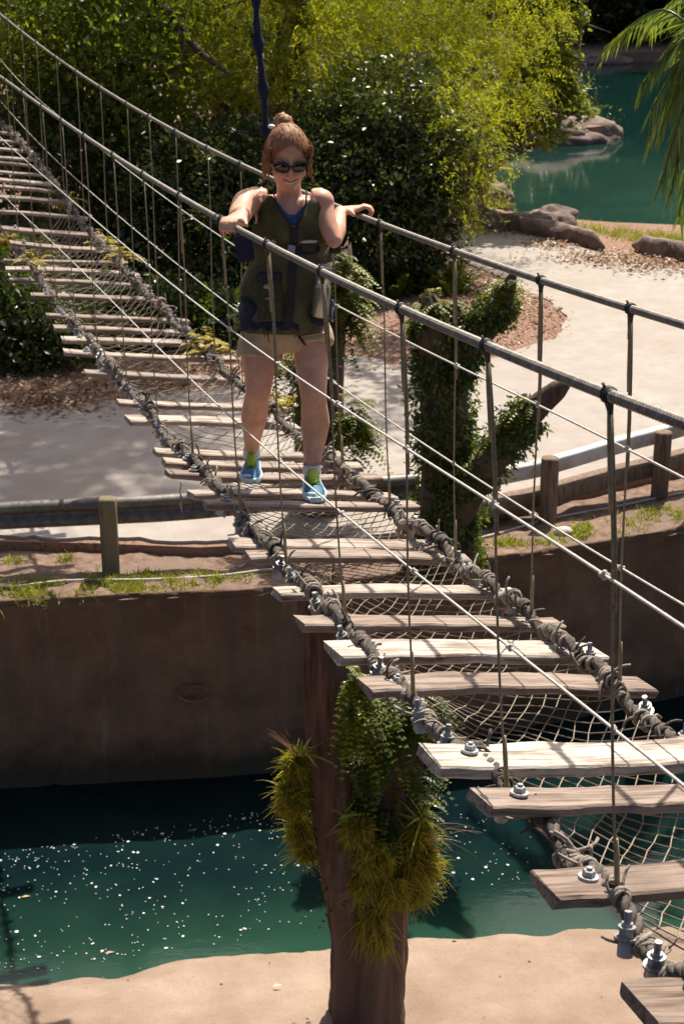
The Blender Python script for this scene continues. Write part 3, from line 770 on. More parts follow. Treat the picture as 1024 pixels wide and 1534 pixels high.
for q in ((-500, 885), (-150, 878), (0, 875), (100, 869), (230, 863), (330, 858), (400, 851), (520, 842), (640, 818), (740, 790), (827, 765), (930, 746), (1024, 733), (1300, 680)):
    p = onZ(q[0], q[1], -.02); p.z = bank_z(p.x, p.y) + .022; pts.append(p)
cable.tube(interp(pts, 8), .011, 6)
tag(cable.build('cable', LINE), 'thin pale cable lying along the grassy bank above the canal wall', 'cable')

# ------------------------------------------------------------------ plants
def tree_limbs(base, tips, r0, seed, bend=.25):
    """trunk with limbs to the given tip points; returns MB"""
    r1 = random.Random(seed); mb = MB()
    top = max(tips, key=lambda p: p.z); c = sum(tips, Vector()) / len(tips)
    crown = Vector((c.x * .6 + base.x * .4, c.y * .6 + base.y * .4, base.z + (c.z - base.z) * .75))
    tp = interp([base - Vector((0, 0, .3)), base.lerp(crown, .35) + Vector((r1.uniform(-.1, .1), r1.uniform(-.1, .1), 0)), base.lerp(crown, .7) + Vector((r1.uniform(-.15, .15), 0, 0)), crown], 4)
    n = len(tp); mb.tube(tp, [r0 * (1.25 - .75 * i / (n - 1)) * (1.3 if i == 0 else 1) for i in range(n)], 9, jit=.06)
    for t in tips:
        s = tp[r1.randint(n // 3, n - 1)]; d = t - s
        m1 = s + d * .35 + Vector((r1.uniform(-1, 1), r1.uniform(-1, 1), r1.uniform(0, 1))) * d.length * bend * .5
        m2 = s + d * .7 + Vector((r1.uniform(-1, 1), r1.uniform(-1, 1), r1.uniform(-.3, .6))) * d.length * bend * .4
        P = interp([s, m1, m2, t], 4); k = len(P); rr = r0 * .45
        mb.tube(P, [rr * (1 - .85 * i / (k - 1)) + .006 for i in range(k)], 6)
        for _ in range(3):
            q = P[r1.randint(k // 2, k - 1)]; e = q + Vector((r1.uniform(-1, 1), r1.uniform(-1, 1), r1.uniform(-.5, .8))).normalized() * d.length * .3
            mb.tube([q, q.lerp(e, .5) + Vector((0, 0, .04)), e], [rr * .3 + .004, rr * .2 + .003, .003], 4)
    return mb
def lobe_points(lobes, n, shell=.45):
    """n points in ragged lobes (centre, radius): mostly in the outer half, gathered in clumps"""
    w_ = np.array([r ** 2 for _, r in lobes]); w_ = w_ / w_.sum(); out = []; dirs = []
    for (c, r), m in zip(lobes, rng.multinomial(n, w_)):
        d = unit(rng.normal(size=(m, 3))); c = np.array(c)
        rad = r * (shell + (1 - shell) * rng.random(m) ** .6)
        lump = np.array([1 + .30 * nz(c + dd * 1.0, 2.3 / max(r, .4) * .8, r) + .18 * nz(dd * 3, 2, r * 3) for dd in d])
        p = c + d * (rad * lump)[:, None] * np.array([1, 1, .85]); out.append(p); dirs.append(d)
    return np.concatenate(out), np.concatenate(dirs)
def crown_sprays(lobes, n_spray, per, length, leafL, leafW, mat, parent, droop=.5, name='crown', gap=.0):
    P, D = lobe_points(lobes, n_spray // 7); P = np.repeat(P, 7, 0) + rng.normal(size=(len(P) * 7, 3)) * np.array([.17, .17, .07]); D = np.repeat(D, 7, 0)
    D = unit(D + rng.normal(size=D.shape) * .55 + np.array([0, -.1, -droop * .35]))
    L = length * rng.uniform(.6, 1.3, len(P))
    t = np.linspace(.12, 1, per)
    T = np.tile(t, (len(P), 1)); T = np.clip(T + rng.normal(size=T.shape) * .04, 0, 1)
    sag = np.zeros((len(P), per, 3)); sag[..., 2] = -droop * T ** 2 * L[:, None] * .5
    base = P[:, None] + D[:, None] * (T * L[:, None])[..., None] + sag
    sd = unit(np.cross(D, rng.normal(size=D.shape)))
    alt = np.where(np.arange(per) % 2 == 0, 1., -1.)
    ld = D[:, None] * .55 + sd[:, None] * alt[None, :, None] * .9 + rng.normal(size=base.shape) * .25; ld[..., 2] -= droop * .35
    tint = np.clip(np.repeat(rng.random(len(P)), per) * .7 + rng.random(len(P) * per) * .3, 0, 1)
    Q = leafquads(base.reshape(-1, 3), ld.reshape(-1, 3), leafL * rng.uniform(.6, 1.3, base.shape[0] * per), leafW * rng.uniform(.7, 1.2, base.shape[0] * per))
    return quads(name, Q, mat, parent, tint)
def crown_leaves(lobes, n_clump, per, spread, leafL, leafW, mat, parent, name='crown', flat=.5, shell=.5):
    per *= 3; P, D = lobe_points(lobes, n_clump // 3, shell)
    base = np.repeat(P, per, 0) + rng.normal(size=(len(P) * per, 3)) * spread * np.array([1.5, 1.5, .75])
    d = rng.normal(size=base.shape) + np.repeat(D, per, 0) * .6; d[:, 2] -= .25
    N = rng.normal(size=base.shape) * (1 - flat) + np.array([0, 0, 1.0]) * flat
    tint = np.clip(np.repeat(rng.random(len(P)), per) * .55 + rng.random(len(base)) * .45, 0, 1)
    sz = np.repeat(rng.uniform(.6, 1.35, len(P)), per) * rng.uniform(.6, 1.3, len(base)); Q = leafquads(base, d, leafL * sz, leafW * sz * rng.uniform(.8, 1.25, len(base)), .12, N)
    return quads(name, Q, mat, parent, tint)
def lb(px, py, Y, r): return (onY(px, py, Y), r)
def tree(name, label, base, lobes, r0, barkm, fn, group=None, cat='tree', seed=1, ntips=None):
    root = empty(name, base, label, cat, group)
    tips = [c + Vector((0, 0, -.1 * r)) for c, r in lobes][:ntips]
    tree_limbs(base, tips, r0, seed).build('trunk', barkm, root)
    fn(root, lobes); return root
def g0(px, Y, z=-.02): p = onY(px, 500, Y); return Vector((p.x, Y, z))
def cyp(n, L=.42): return lambda root, lobes: crown_sprays(lobes, n, 15, L, .075, .017, LG_CYP, root, .75)
def mid(n): return lambda root, lobes: crown_sprays(lobes, n, 11, .36, .085, .03, LG_MID, root, .5)
def glossy(n, m=None): return lambda root, lobes: crown_leaves(lobes, n, 9, .10, .085, .042, m or LG_GLOSS, root)
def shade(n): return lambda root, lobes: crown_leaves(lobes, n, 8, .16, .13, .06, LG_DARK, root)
tg = 'trees behind the road and bridge'
tree('cypress_tree', 'bright feathery yellow-green cypress tree behind the dark glossy shrub', g0(640, 27.2),
     [lb(560, 40, 26.6, 1.25), lb(650, 50, 26.8, 1.3), lb(730, 110, 26.4, .95), lb(690, 180, 24.2, .6), lb(712, 240, 23.6, .42), lb(700, 290, 23.5, .3), lb(640, 120, 24.6, .6), lb(620, -70, 27.2, 1.5), lb(740, 10, 27.2, .95), lb(560, 120, 26.5, .9), lb(500, 90, 26.6, .9), lb(690, 335, 23.4, .32)], .2, BARK, cyp(5200), tg, seed=3)
tree('cypress_tree', 'tall feathery mid-green cypress beside the hanging navy strap', g0(345, 26.0),
     [lb(440, 40, 25.4, 1.1), lb(370, 20, 25.6, 1.0), lb(310, 110, 25.2, .8), lb(380, 140, 25.0, .85), lb(450, 130, 25.3, .7), lb(350, -90, 26.2, 1.4), lb(480, -60, 26.2, 1.2), lb(280, 40, 25.6, .8)], .2, BARK, cyp(3900), tg, seed=4)
cr = [o for o in COL.objects if o.get('label', '').startswith('tall feathery')][0]
for pth in ([(215, -20, 25.0, .07), (262, 30, 24.6, .06), (300, 78, 24.2, .05), (345, 112, 23.9, .03)], [(318, 18, 25.6, .04), (350, 6, 25.5, .035), (378, -6, 25.4, .03)], [(262, 30, 24.6, .04), (275, 75, 24.2, .03), (258, 120, 23.9, .015)]):
    m = MB(); P = interp([onY(a, b, y) for a, b, y, _ in pth], 5); m.tube(P, np.interp(np.linspace(0, len(pth) - 1, len(P)), range(len(pth)), [q[3] for q in pth]), 7, jit=.08); m.build('limb', BARK, cr)
tree('broadleaf_tree', 'dark green loose-leaved tree over the far end of the rope bridge', g0(150, 25.6),
     [lb(60, 40, 25.0, 1.1), lb(170, 60, 24.8, 1.1), lb(240, 120, 24.6, .9), lb(120, 140, 24.8, .9), lb(30, 130, 25.2, .9), lb(100, -90, 25.5, 1.5), lb(230, -40, 25.5, 1.2), lb(200, 200, 24.4, .7), lb(-60, 20, 25.5, 1.3)], .2, BARK,
     lambda root, l: crown_leaves(l, 2700, 9, .15, .12, .055, LG_MID, root), tg, seed=5)
tree('glossy_shrub', 'large dark shrub with small glossy leaves glinting, just behind the woman', g0(590, 23.9),
     [lb(590, 160, 24.4, .85), lb(530, 200, 24.1, .85), lb(650, 230, 24.3, .75), lb(580, 270, 23.8, .9), lb(500, 290, 23.6, .8), lb(650, 310, 24.0, .62), lb(560, 350, 23.4, .75), lb(480, 220, 24.2, .7), lb(630, 375, 23.5, .5), lb(500, 380, 23.2, .6)], .09, BARK, glossy(5200), None, 'shrub', seed=6)
tree('glossy_shrub', 'dark glossy shrub under the trees, left of the woman behind the handrails', g0(320, 23.2),
     [lb(300, 270, 23.6, .9), lb(380, 250, 23.8, .8), lb(240, 330, 23.3, .9), lb(330, 360, 23.0, .8), lb(420, 330, 23.2, .8), lb(270, 430, 22.6, .7), lb(390, 430, 22.6, .7), lb(440, 420, 22.8, .6)], .08, BARK, glossy(4300), None, 'shrub', seed=7)
tree('shade_shrub', 'shaded leafy shrub behind the far left planks of the bridge', g0(170, 23.6),
     [lb(120, 250, 24.0, .8), lb(190, 290, 23.8, .8), lb(60, 200, 24.3, .8), lb(200, 390, 23.2, .7), lb(250, 250, 23.9, .6), lb(150, 360, 23.6, .7)], .08, BARK, lambda r, l: crown_leaves(l, 2100, 9, .13, .10, .05, LG_DARK, r), None, 'shrub', seed=8)
tree('shade_shrub', 'low dark shrub in deep shade below the far end of the bridge', g0(40, 19.6),
     [lb(-30, 460, 20.0, .7), lb(50, 470, 19.6, .62), lb(100, 500, 19.4, .42), lb(10, 530, 19.3, .45), lb(60, 540, 19.1, .32), lb(-80, 500, 19.8, .8), lb(20, 410, 20.4, .5)], .05, BARK, lambda r, l: crown_leaves(l, 1500, 9, .10, .10, .05, LG_DARK, r), None, 'shrub', seed=9)
tree('shade_shrub', 'low dark shrub in shade under the middle planks left of the woman', g0(250, 20.6),
     [lb(230, 470, 20.8, .55), lb(310, 480, 20.6, .5), lb(180, 520, 20.2, .4), lb(360, 500, 20.6, .45), lb(150, 470, 21.2, .5)], .05, BARK, lambda r, l: crown_leaves(l, 1300, 9, .10, .10, .05, LG_DARK, r), None, 'shrub', seed=10)
# leaves of the fan-shaped kind on the long branches over the lake
def maple_crown(root, lobes):
    P, D = lobe_points(lobes, 1500, .2); per = 5
    base = np.repeat(P, per, 0) + rng.normal(size=(len(P) * per, 3)) * .09
    nrm = unit(rng.normal(size=base.shape) * .55 + np.array([.15, .1, 1.0])); out = []
    ax = unit(np.cross(nrm, rng.normal(size=base.shape))); bx = np.cross(nrm, ax); s = rng.uniform(.07, .14, len(base))
    tint = np.clip(np.repeat(rng.random(len(P)), per) * .5 + rng.random(len(base)) * .5, 0, 1)
    for a, l in ((-1.1, .75), (-.55, .95), (0, 1.1), (.55, .95), (1.1, .75)):
        d = ax * math.cos(a) + bx * math.sin(a); d[:, 2] -= .2
        out.append(leafquads(base, d, s * l, s * .36, .1, nrm))
    quads('crown', np.concatenate(out), LG_MAPLE, root, np.tile(tint, 5))
mroot = tree('maple_tree', 'tree with pale star-shaped leaves on branches reaching out over the teal lake', g0(700, 30.2),
     [lb(770, 10, 30.0, .7), lb(820, 40, 30.0, .55), lb(780, 80, 29.6, .6), lb(840, 90, 29.6, .42), lb(800, 130, 29.4, .55), lb(850, 140, 29.3, .35), lb(820, 170, 29.1, .38), lb(760, 150, 29.3, .5), lb(865, 165, 29.2, .25), lb(775, 195, 29, .25), lb(825, 203, 28.9, .18), lb(850, 20, 30.2, .35), lb(740, -80, 30.4, 1.2), lb(840, -70, 30.3, .6), lb(735, 195, 29.2, .3)], .16, BARK_G, maple_crown, tg, seed=11)
tree('tall_tree', 'tall tree whose high crown over the shrubs dapples the left road', g0(440, 26.5),
     [(g_ + tosun * ((23.6 + rnd.uniform(-.5, .6) - g_.y) / tosun.y), rnd.uniform(.36, .55)) for g_ in [onZ(px + rnd.uniform(-15, 15), py + rnd.uniform(-8, 8), 0) for px, py in [(a_, b_) for a_ in (10, 65, 120, 175, 230, 285) for b_ in (585, 615, 645, 675, 705, 735)] + [(560, 500), (600, 520), (560, 545), (610, 565), (520, 520), (570, 590), (590, 640), (540, 620), (440, 560), (380, 590), (340, 640)]]], .2, BARK,
     lambda root, l: crown_leaves(l, 1600, 8, .09, .13, .07, LG_MID, root), tg, seed=55, ntips=30)
# second rank of trees, deep shade behind
for k, (px, Y, lob, lab) in enumerate([
    (60, 31, [(20, 120, 30, 1.6), (120, 200, 30, 1.5), (-60, 220, 30, 1.6), (60, 20, 31, 1.8), (150, 60, 31, 1.6), (60, 300, 29.5, 1.3), (0, -120, 32, 2.4), (140, -160, 32, 2.2)], 'dark dense tree in shade behind the loose-leaved tree at far left'),
    (300, 31.5, [(260, 150, 30.5, 1.6), (360, 180, 30.5, 1.5), (300, 280, 30, 1.4), (420, 100, 31, 1.6), (220, 40, 31, 1.6), (330, 30, 31.5, 1.7), (380, 320, 29.5, 1.2), (210, 270, 29.8, 1.2), (300, -140, 32, 2.5)], 'dark dense tree in shade behind the mid-green cypress'),
    (560, 33, [(500, 140, 32, 1.6), (600, 150, 32, 1.6), (560, 260, 31.5, 1.4), (640, 240, 31.5, 1.1), (480, 270, 31, 1.3), (560, 40, 32.5, 1.7), (660, 80, 32.5, 1.3), (560, -120, 33, 2.4)], 'dark dense tree in shade behind the bright cypress')]):
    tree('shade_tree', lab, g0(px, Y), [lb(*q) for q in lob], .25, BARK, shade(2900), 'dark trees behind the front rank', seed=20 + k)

# trunks and vines of the stumps ---------------------------------------------------
def snag_tube(mb, pxs, sides=14, jit=.05, flute=.10, seed=0):
    """pxs: (px, py, Y, radius) ; ragged fluted trunk, returns its sampled axis"""
    P = interp([onY(a, b, y) for a, b, y, r in pxs], 6); rr = np.interp(np.linspace(0, len(pxs) - 1, len(P)), range(len(pxs)), [q[3] for q in pxs])
    rows = []
    for i, p in enumerate(P):
        d = P[min(i + 1, len(P) - 1)] - P[max(i - 1, 0)]; x, y, d = basis(d, (0, 1, 0))
        row = []
        for k in range(sides):
            a = 2 * math.pi * k / sides; q = 1 + flute * nz((math.cos(a) * 2.2, math.sin(a) * 2.2, i * .06 + seed), 1) + jit * nz((math.cos(a) * 4, math.sin(a) * 4, i * .5 + seed), 1) + (.10 * nz((math.cos(a) * 8, math.sin(a) * 8, i * .09 + seed), 1) - .05 * abs(nz((math.cos(a) * 13, math.sin(a) * 13, i * .16 + seed), 1)) if sides > 30 else 0)
            row.append(p + x * (math.cos(a) * rr[i] * q) + y * (math.sin(a) * rr[i] * q))
        rows.append(row)
    # splintered top
    last = rows[-1]; d = (P[-1] - P[-2]).normalized(); rows.append([v.lerp(P[-1], .45) + d * (rr[-1] * (.5 + 2.6 * abs(nz((k * .9, seed, 1), 1.3)))) for k, v in enumerate(last)])
    mb.grid(rows, closed=True); n = len(mb.v); mb.f.append(tuple(range(n - sides, n))); mb.m.append(0)
    return P, rr
def vine_leaves(samples, n, size, mat, parent, name='ivy', puff=.06, out=.5, view=None, wd=.6):
    """leaves over the surface of (path, radii) tubes"""
    Ps, Ds = [], []
    tot = sum(len(p) for p, r in samples)
    for P, rr in samples:
        P = np.array(P); m = max(1, int(n * len(P) / tot)); i = rng.integers(0, len(P) - 1, m); t = rng.random(m)[:, None]
        c = P[i] * (1 - t) + P[i + 1] * t; ax = unit(P[np.minimum(i + 1, len(P) - 1)] - P[i]); a = unit(np.cross(ax, rng.normal(size=(m, 3))))
        r = rr[i] * rng.uniform(.95, 1.05, m) + np.abs(rng.normal(size=m)) * puff
        lump = np.array([.6 + .8 * max(0, .5 + nz(q, 5)) for q in c + a * .1]); r = rr[i] + (r - rr[i]) * lump
        Ps.append(c + a * r[:, None]); Ds.append(a)
    P = np.concatenate(Ps); D = np.concatenate(Ds)
    kp = np.array([nz(q, 3.2, 9) + .5 * nz(q, 9, 4) for q in P]) > -.13
    P, D = P[kp], D[kp]
    d = D * out + rng.normal(size=P.shape) * .6; d[:, 2] -= .45
    N = D + rng.normal(size=P.shape) * .5
    s = size * rng.uniform(.45, 1.6, len(P))
    return quads(name, leafquads(P, d, s, s * wd, .12, N), mat, parent)
def fern(mb_list, base, d, L, W, n=14, droop=.9):
    """one frond: rib and leaflet quads, appended as arrays"""
    d = Vector(d).normalized(); side = d.cross(Vector((0, 0, 1)))
    if side.length < .1: side = Vector((rnd.uniform(-1, 1), rnd.uniform(-1, 1), 0))
    side.normalize(); pts = []
    for k in range(n + 1):
        t = k / n; pts.append(base + d * (L * t) + Vector((0, 0, -droop * L * t * t * .6)))
    B, D_, LL = [], [], []
    for k in range(1, n + 1):
        t = k / n; l = W * math.sin(math.pi * min(1, .12 + .88 * t) ** .8) + .01
        dd = (pts[k] - pts[k - 1]).normalized()
        for s in (-1, 1): B.append(pts[k]); D_.append(side * s + dd * .5 + Vector((0, 0, -.15))); LL.append(l)
    B.append(pts[0]); D_.append(pts[n // 2] - pts[0]); LL.append((pts[n // 2] - pts[0]).length)
    mb_list.append((np.array(B), np.array(D_), np.array(LL), L / n * 1.15))
def ferns_build(lst, name, mat, parent=None, **k):
    Q = np.concatenate([leafquads(B, D, LL, w_, .1, np.array([0, 0, 1.]) + rng.normal(size=B.shape) * .15) for B, D, LL, w_ in lst])
    t = np.concatenate([np.clip(rnd.random() * .7 + rng.random(len(B)) * .3, 0, 1) for B, *_ in lst])
    return quads(name, Q, mat, parent, t, **k)
def blades(base, dirs, L, w_, droop, name, mat, parent=None, seg=4, tint=None, **kw):
    """thin arching blades, each seg quads"""
    n = len(base); D = unit(dirs); Lr = np.broadcast_to(np.asarray(L, float), (n,)); Sd = unit(np.cross(D, rng.normal(size=D.shape)))
    rows = []
    for k in range(seg + 1):
        t = k / seg; p = base + D * (Lr * t)[:, None]; p[:, 2] -= droop * Lr * t * t; ww = w_ * (1 - t) ** .7 * .5 + .0006
        rows.append((p - Sd * ww, p + Sd * ww))
    Q = np.concatenate([np.stack([rows[k][0], rows[k][1], rows[k + 1][1], rows[k + 1][0]], 1) for k in range(seg)])
    t = rng.random(n) if tint is None else tint
    return quads(name, Q, mat, parent, np.tile(t, seg), **kw)

# the big twin stump standing on the sand under the bridge
b0 = onY(550, 1545, 8.75); b0.z = sand_z(b0.x, b0.y)
st = empty('tree_stump', b0, 'tall reddish dead tree stump standing on the sand bank under the bridge', 'tree stump')
mb = MB()
A1 = snag_tube(mb, [(556, 1640, 8.75, .33), (553, 1540, 8.75, .26), (551, 1480, 8.75, .245), (551, 1400, 8.75, .24), (546, 1330, 8.75, .245), (540, 1290, 8.75, .25)], 56, .05, .16, 1)
mb.build('trunk', BARK_R, st)
mb = MB(); A2 = snag_tube(mb, [(533, 1345, 8.7, .17), (506, 1240, 8.72, .14), (494, 1140, 8.75, .135), (490, 1040, 8.78, .14), (487, 960, 8.8, .15), (486, 912, 8.8, .155)], 48, .05, .2, 4); mb.build('stem', BARK_R, st)
mb = MB(); A3 = snag_tube(mb, [(560, 1340, 8.8, .21), (575, 1240, 8.85, .21), (588, 1140, 8.9, .19), (600, 1060, 8.95, .15), (606, 1030, 8.95, .10)], 40, .05, .2, 7); mb.build('stem', BARK_R, st)
fl = []
for k in range(330):
    i = rnd.randint(2, len(A3[0]) - 2); p = A3[0][i]; a = rnd.uniform(0, 6.28); o = Vector((math.cos(a), -abs(math.sin(a)) if rnd.random() < .7 else math.sin(a), 0)); b_ = p + o * A3[1][i] * .95
    fern(fl, b_, o + Vector((0, 0, rnd.uniform(-.1, .8))), rnd.uniform(.10, .26), rnd.uniform(.025, .05), 9, 1.3)
for k in range(40):
    p = onY(rnd.uniform(515, 570), rnd.uniform(1010, 1160), 8.72); fern(fl, p, (rnd.uniform(-.4, .8), -.8, rnd.uniform(-.3, .9)), rnd.uniform(.15, .32), rnd.uniform(.03, .05), 10, 1.4)
tag(ferns_build(fl, 'fern', LG_IVY), 'dark green ferns cloaking the upper right stem of the sandbank stump', 'fern')
fl = []
for k in range(60):
    p = onY(rnd.uniform(520, 548), rnd.uniform(1000, 1110), 8.62); fern(fl, p, (rnd.uniform(-.6, .9), -.7, rnd.uniform(-.2, 1.0)), rnd.uniform(.12, .30), rnd.uniform(.03, .05), 10, 1.5)
tag(ferns_build(fl, 'fern', LG_FERN), 'bright sunlit ferns in the fork of the stump just under the planks', 'fern')
def moss_clump(name, spots, n, label, mat=LG_MOSS, L=.062, up=.25, down=.35):
    """ragged cushion: spots are (px, py, Y, rx, rz)"""
    n *= 2; per = n // len(spots); Ps, Ds, Ls = [], [], []
    for px, py, Y, rx, rz in spots:
        c = np.array(onY(px, py, Y)); d = unit(rng.normal(size=(per * 2, 3)))
        lump = np.array([1 + .55 * nz(q * 1.0, 2.6, px * .1) + .3 * nz(q, 6, py * .1) for q in d]); keep = np.array([nz(q, 4.5, px * .3) for q in d]) > -.22
        pos = c + d * np.array([rx, rx * .85, rz]) * ((.55 + .45 * rng.random((len(d), 1))) * lump[:, None]); m = keep & (rng.random(len(d)) < .75)
        dr = d * .7 + rng.normal(size=d.shape) * .6; dr[:, 2] += up
        Ps.append(pos[m]); Ds.append(dr[m]); Ls.append(L * (.35 + .6 * rng.random(m.sum()) + 1.6 * (rng.random(m.sum()) < .035)))
    c = onY(*spots[0][:3])
    o = blades(np.concatenate(Ps), np.concatenate(Ds), np.concatenate(Ls), .0055, down, name, mat, None, 3, loc=c)
    tag(o, label, 'plant', 'mossy plants on the stump'); return o
moss_clump('moss_clump', [(443, 1145, 8.70, .06, .08), (437, 1195, 8.68, .085, .13), (448, 1245, 8.70, .06, .11), (458, 1275, 8.72, .04, .05), (452, 1165, 8.72, .06, .10)], 6500, 'olive mossy clump on the left side of the sandbank stump')
moss_clump('moss_clump', [(622, 1250, 8.64, .08, .10), (634, 1295, 8.62, .085, .12), (618, 1335, 8.64, .07, .07), (612, 1290, 8.6, .08, .12)], 6500, 'golden mossy clump bulging from the right side of the stump', L=.07)
moss_clump('moss_clump', [(535, 1245, 8.52, .08, .07), (562, 1285, 8.5, .11, .10), (588, 1330, 8.5, .09, .10), (545, 1325, 8.5, .07, .08)], 6000, 'olive mossy mat hanging across the front of the stump', L=.06, up=-.3)
moss_clump('moss_clump', [(560, 1375, 8.50, .08, .09), (572, 1405, 8.49, .04, .07), (548, 1390, 8.5, .035, .05)], 2200, 'straggling moss fringe low on the front of the stump', L=.075, up=-.7)
for (px, py, Y, n, L, lab) in ((455, 1128, 8.65, 14, .24, 'spiky pale air plant at the top of the left moss clump'), (632, 1225, 8.6, 16, .26, 'spiky pale air plant at the top of the right moss clump'), (522, 1222, 8.45, 12, .16, 'small reddish air plant on the front of the stump')):
    c = onY(px, py, Y); dr = rng.normal(size=(n, 3)) * .6 + np.array([.0, -.2, .75]); 
    o = blades(np.tile(np.array(c), (n, 1)) + rng.normal(size=(n, 3)) * .015, dr, L * rng.uniform(.5, 1.2, n), .018, .25, 'air_plant', LG_GRASS, None, 4, loc=c); tag(o, lab, 'plant')
c = onY(445, 1130, 8.65); n = 9
tag(blades(np.tile(np.array(c), (n, 1)), np.array([[-1 + rnd.random() * .9, -.2, .4 + rnd.random() * .9] for _ in range(n)]), rng.uniform(.2, .38, n), .004, .1, 'dry_stalk', LEAFDRY, None, 4, loc=c), 'thin dry stalks sprouting above the left moss clump', 'plant')
c = onY(640, 1240, 8.6)
tag(blades(np.tile(np.array(c), (n, 1)) + rng.normal(size=(n, 3)) * .05, np.array([[.4 + rnd.random() * .8, -.2, .7 - rnd.random() * .9] for _ in range(n)]), rng.uniform(.2, .42, n), .004, .3, 'dry_stalk', LEAFDRY, None, 4, loc=c), 'thin dry stalks sprouting from the right moss clump', 'plant')

# ivy covered snag beside the barrier
b1 = onZ(665, 822, -.08)
sn = empty('tree_snag', b1, 'broken ivy-covered tree trunk with two stub limbs between the barrier sections', 'tree trunk')
mb = MB(); Y1 = 12.75
S1 = snag_tube(mb, [(664, 850, Y1, .28), (666, 780, Y1, .225), (667, 700, Y1, .205), (666, 620, Y1, .195), (662, 540, Y1, .185), (655, 490, Y1, .17), (648, 468, Y1, .12)], 16, .05, .12, 11); mb.build('trunk', BARK, sn)
mb = MB(); S2 = snag_tube(mb, [(668, 555, Y1, .15), (700, 515, Y1 - .1, .14), (735, 478, Y1 - .2, .11), (755, 442, Y1 - .3, .075), (768, 412, Y1 - .38, .03)], 12, .06, .15, 13); mb.build('limb', BARK, sn)
mb = MB(); S3 = snag_tube(mb, [(676, 790, Y1 - .1, .13), (702, 735, Y1 - .25, .14), (735, 688, Y1 - .4, .135), (770, 645, Y1 - .55, .12), (805, 610, Y1 - .65, .10), (836, 583, Y1 - .72, .075)], 12, .06, .15, 15); mb.build('limb', BARK, sn)
mb = MB(); S4 = snag_tube(mb, [(765, 640, Y1 - .5, .06), (778, 612, Y1 - .5, .05), (783, 597, Y1 - .5, .035)], 8, .06, .15, 16); mb.build('limb', BARK, sn)
k2 = int(len(S2[0]) * .74); k3 = int(len(S3[0]) * .80)
iv = vine_leaves([S1, S1, (S2[0][:k2], S2[1][:k2]), (S3[0][:k3], S3[1][:k3])], 24000, .046, LG_IVY, None, 'ivy', .038, wd=.42); tag(iv, 'dense small-leaved ivy wrapped round the broken snag by the barrier', 'ivy')
fl = []
for k in range(60):
    p = onY(rnd.uniform(625, 680), rnd.uniform(448, 482), Y1 - .05); fern(fl, p, (rnd.uniform(-1, 1), rnd.uniform(-1, .6), rnd.uniform(.0, .7)), rnd.uniform(.12, .3), .04, 10, 1.2)
tag(ferns_build(fl, 'fern', LG_FERN), 'pale fern tuft on top of the ivy-covered snag', 'fern')
fl = []
for k in range(210):
    t = rnd.random() * .8; i = int(t * (len(S3[0]) - 1)); p = S3[0][i] + Vector((rnd.uniform(-.05, .05), -.05, S3[1][i] * .9)); fern(fl, p, (rnd.uniform(-1, 1), rnd.uniform(-1, .4), rnd.uniform(-.2, .7)), rnd.uniform(.10, .22), .035, 8, 1.2)
tag(ferns_build(fl, 'fern', LG_FERN), 'sunlit ferns along the upper side of the slanting lower limb', 'fern')
fl = []
for k in range(150):
    i = rnd.randint(1, int(len(S2[0]) * .8)); p = S2[0][i] + Vector((rnd.uniform(-.06, .06), rnd.uniform(-.1, .05), S2[1][i] * .85)); fern(fl, p, (rnd.uniform(-1, 1), rnd.uniform(-1, .4), rnd.uniform(-.3, .7)), rnd.uniform(.10, .2), .032, 8, 1.2)
tag(ferns_build(fl, 'fern', LG_FERN), 'sunlit ferns along the raised upper limb with the pointed dark tip', 'fern')
# fern covered post directly behind the woman
b2 = onZ(478, 775, -.08); Y2 = b2.y
fs_ = empty('tree_stump', b2, 'dark slim stump hung with yellow-green ferns behind the woman', 'tree stump')
mb = MB(); F1 = snag_tube(mb, [(476, 800, Y2, .26), (478, 700, Y2, .22), (480, 600, Y2, .215), (486, 500, Y2, .20), (497, 430, Y2, .18), (505, 392, Y2, .14)], 14, .05, .12, 21); mb.build('trunk', BARK, fs_)
def fern_patch(spots, label, mat=LG_FERN, Y=None, n=40, L=(.12, .3), drp=1.3):
    fl = []
    for (px, py, sx, sy) in spots:
        for k in range(n):
            p = onY(rnd.gauss(px, sx), rnd.gauss(py, sy), (Y or Y2) - rnd.uniform(.12, .26)); fern(fl, p, (rnd.uniform(-.8, 1), rnd.uniform(-1, .3), rnd.uniform(-.4, .8)), rnd.uniform(*L), rnd.uniform(.035, .055), 9, drp)
    tag(ferns_build(fl, 'fern', mat), label, 'fern')
fern_patch([(512, 400, 10, 14), (525, 440, 8, 18), (532, 480, 7, 16)], 'yellow-green ferns trailing from the top of the stump beside her hip', n=40)
fern_patch([(440, 545, 11, 20), (438, 590, 10, 20), (452, 620, 8, 20)], 'bright ferns on the stump seen between her legs', n=36)
fern_patch([(532, 630, 9, 18), (530, 665, 9, 18)], 'fern tuft low on the stump right of her legs', mat=LG_FERN, n=60)
fern_patch([(515, 470, 8, 30), (470, 520, 10, 20)], 'darker ferns on the trunk behind her hip', mat=LG_IVY, n=30)
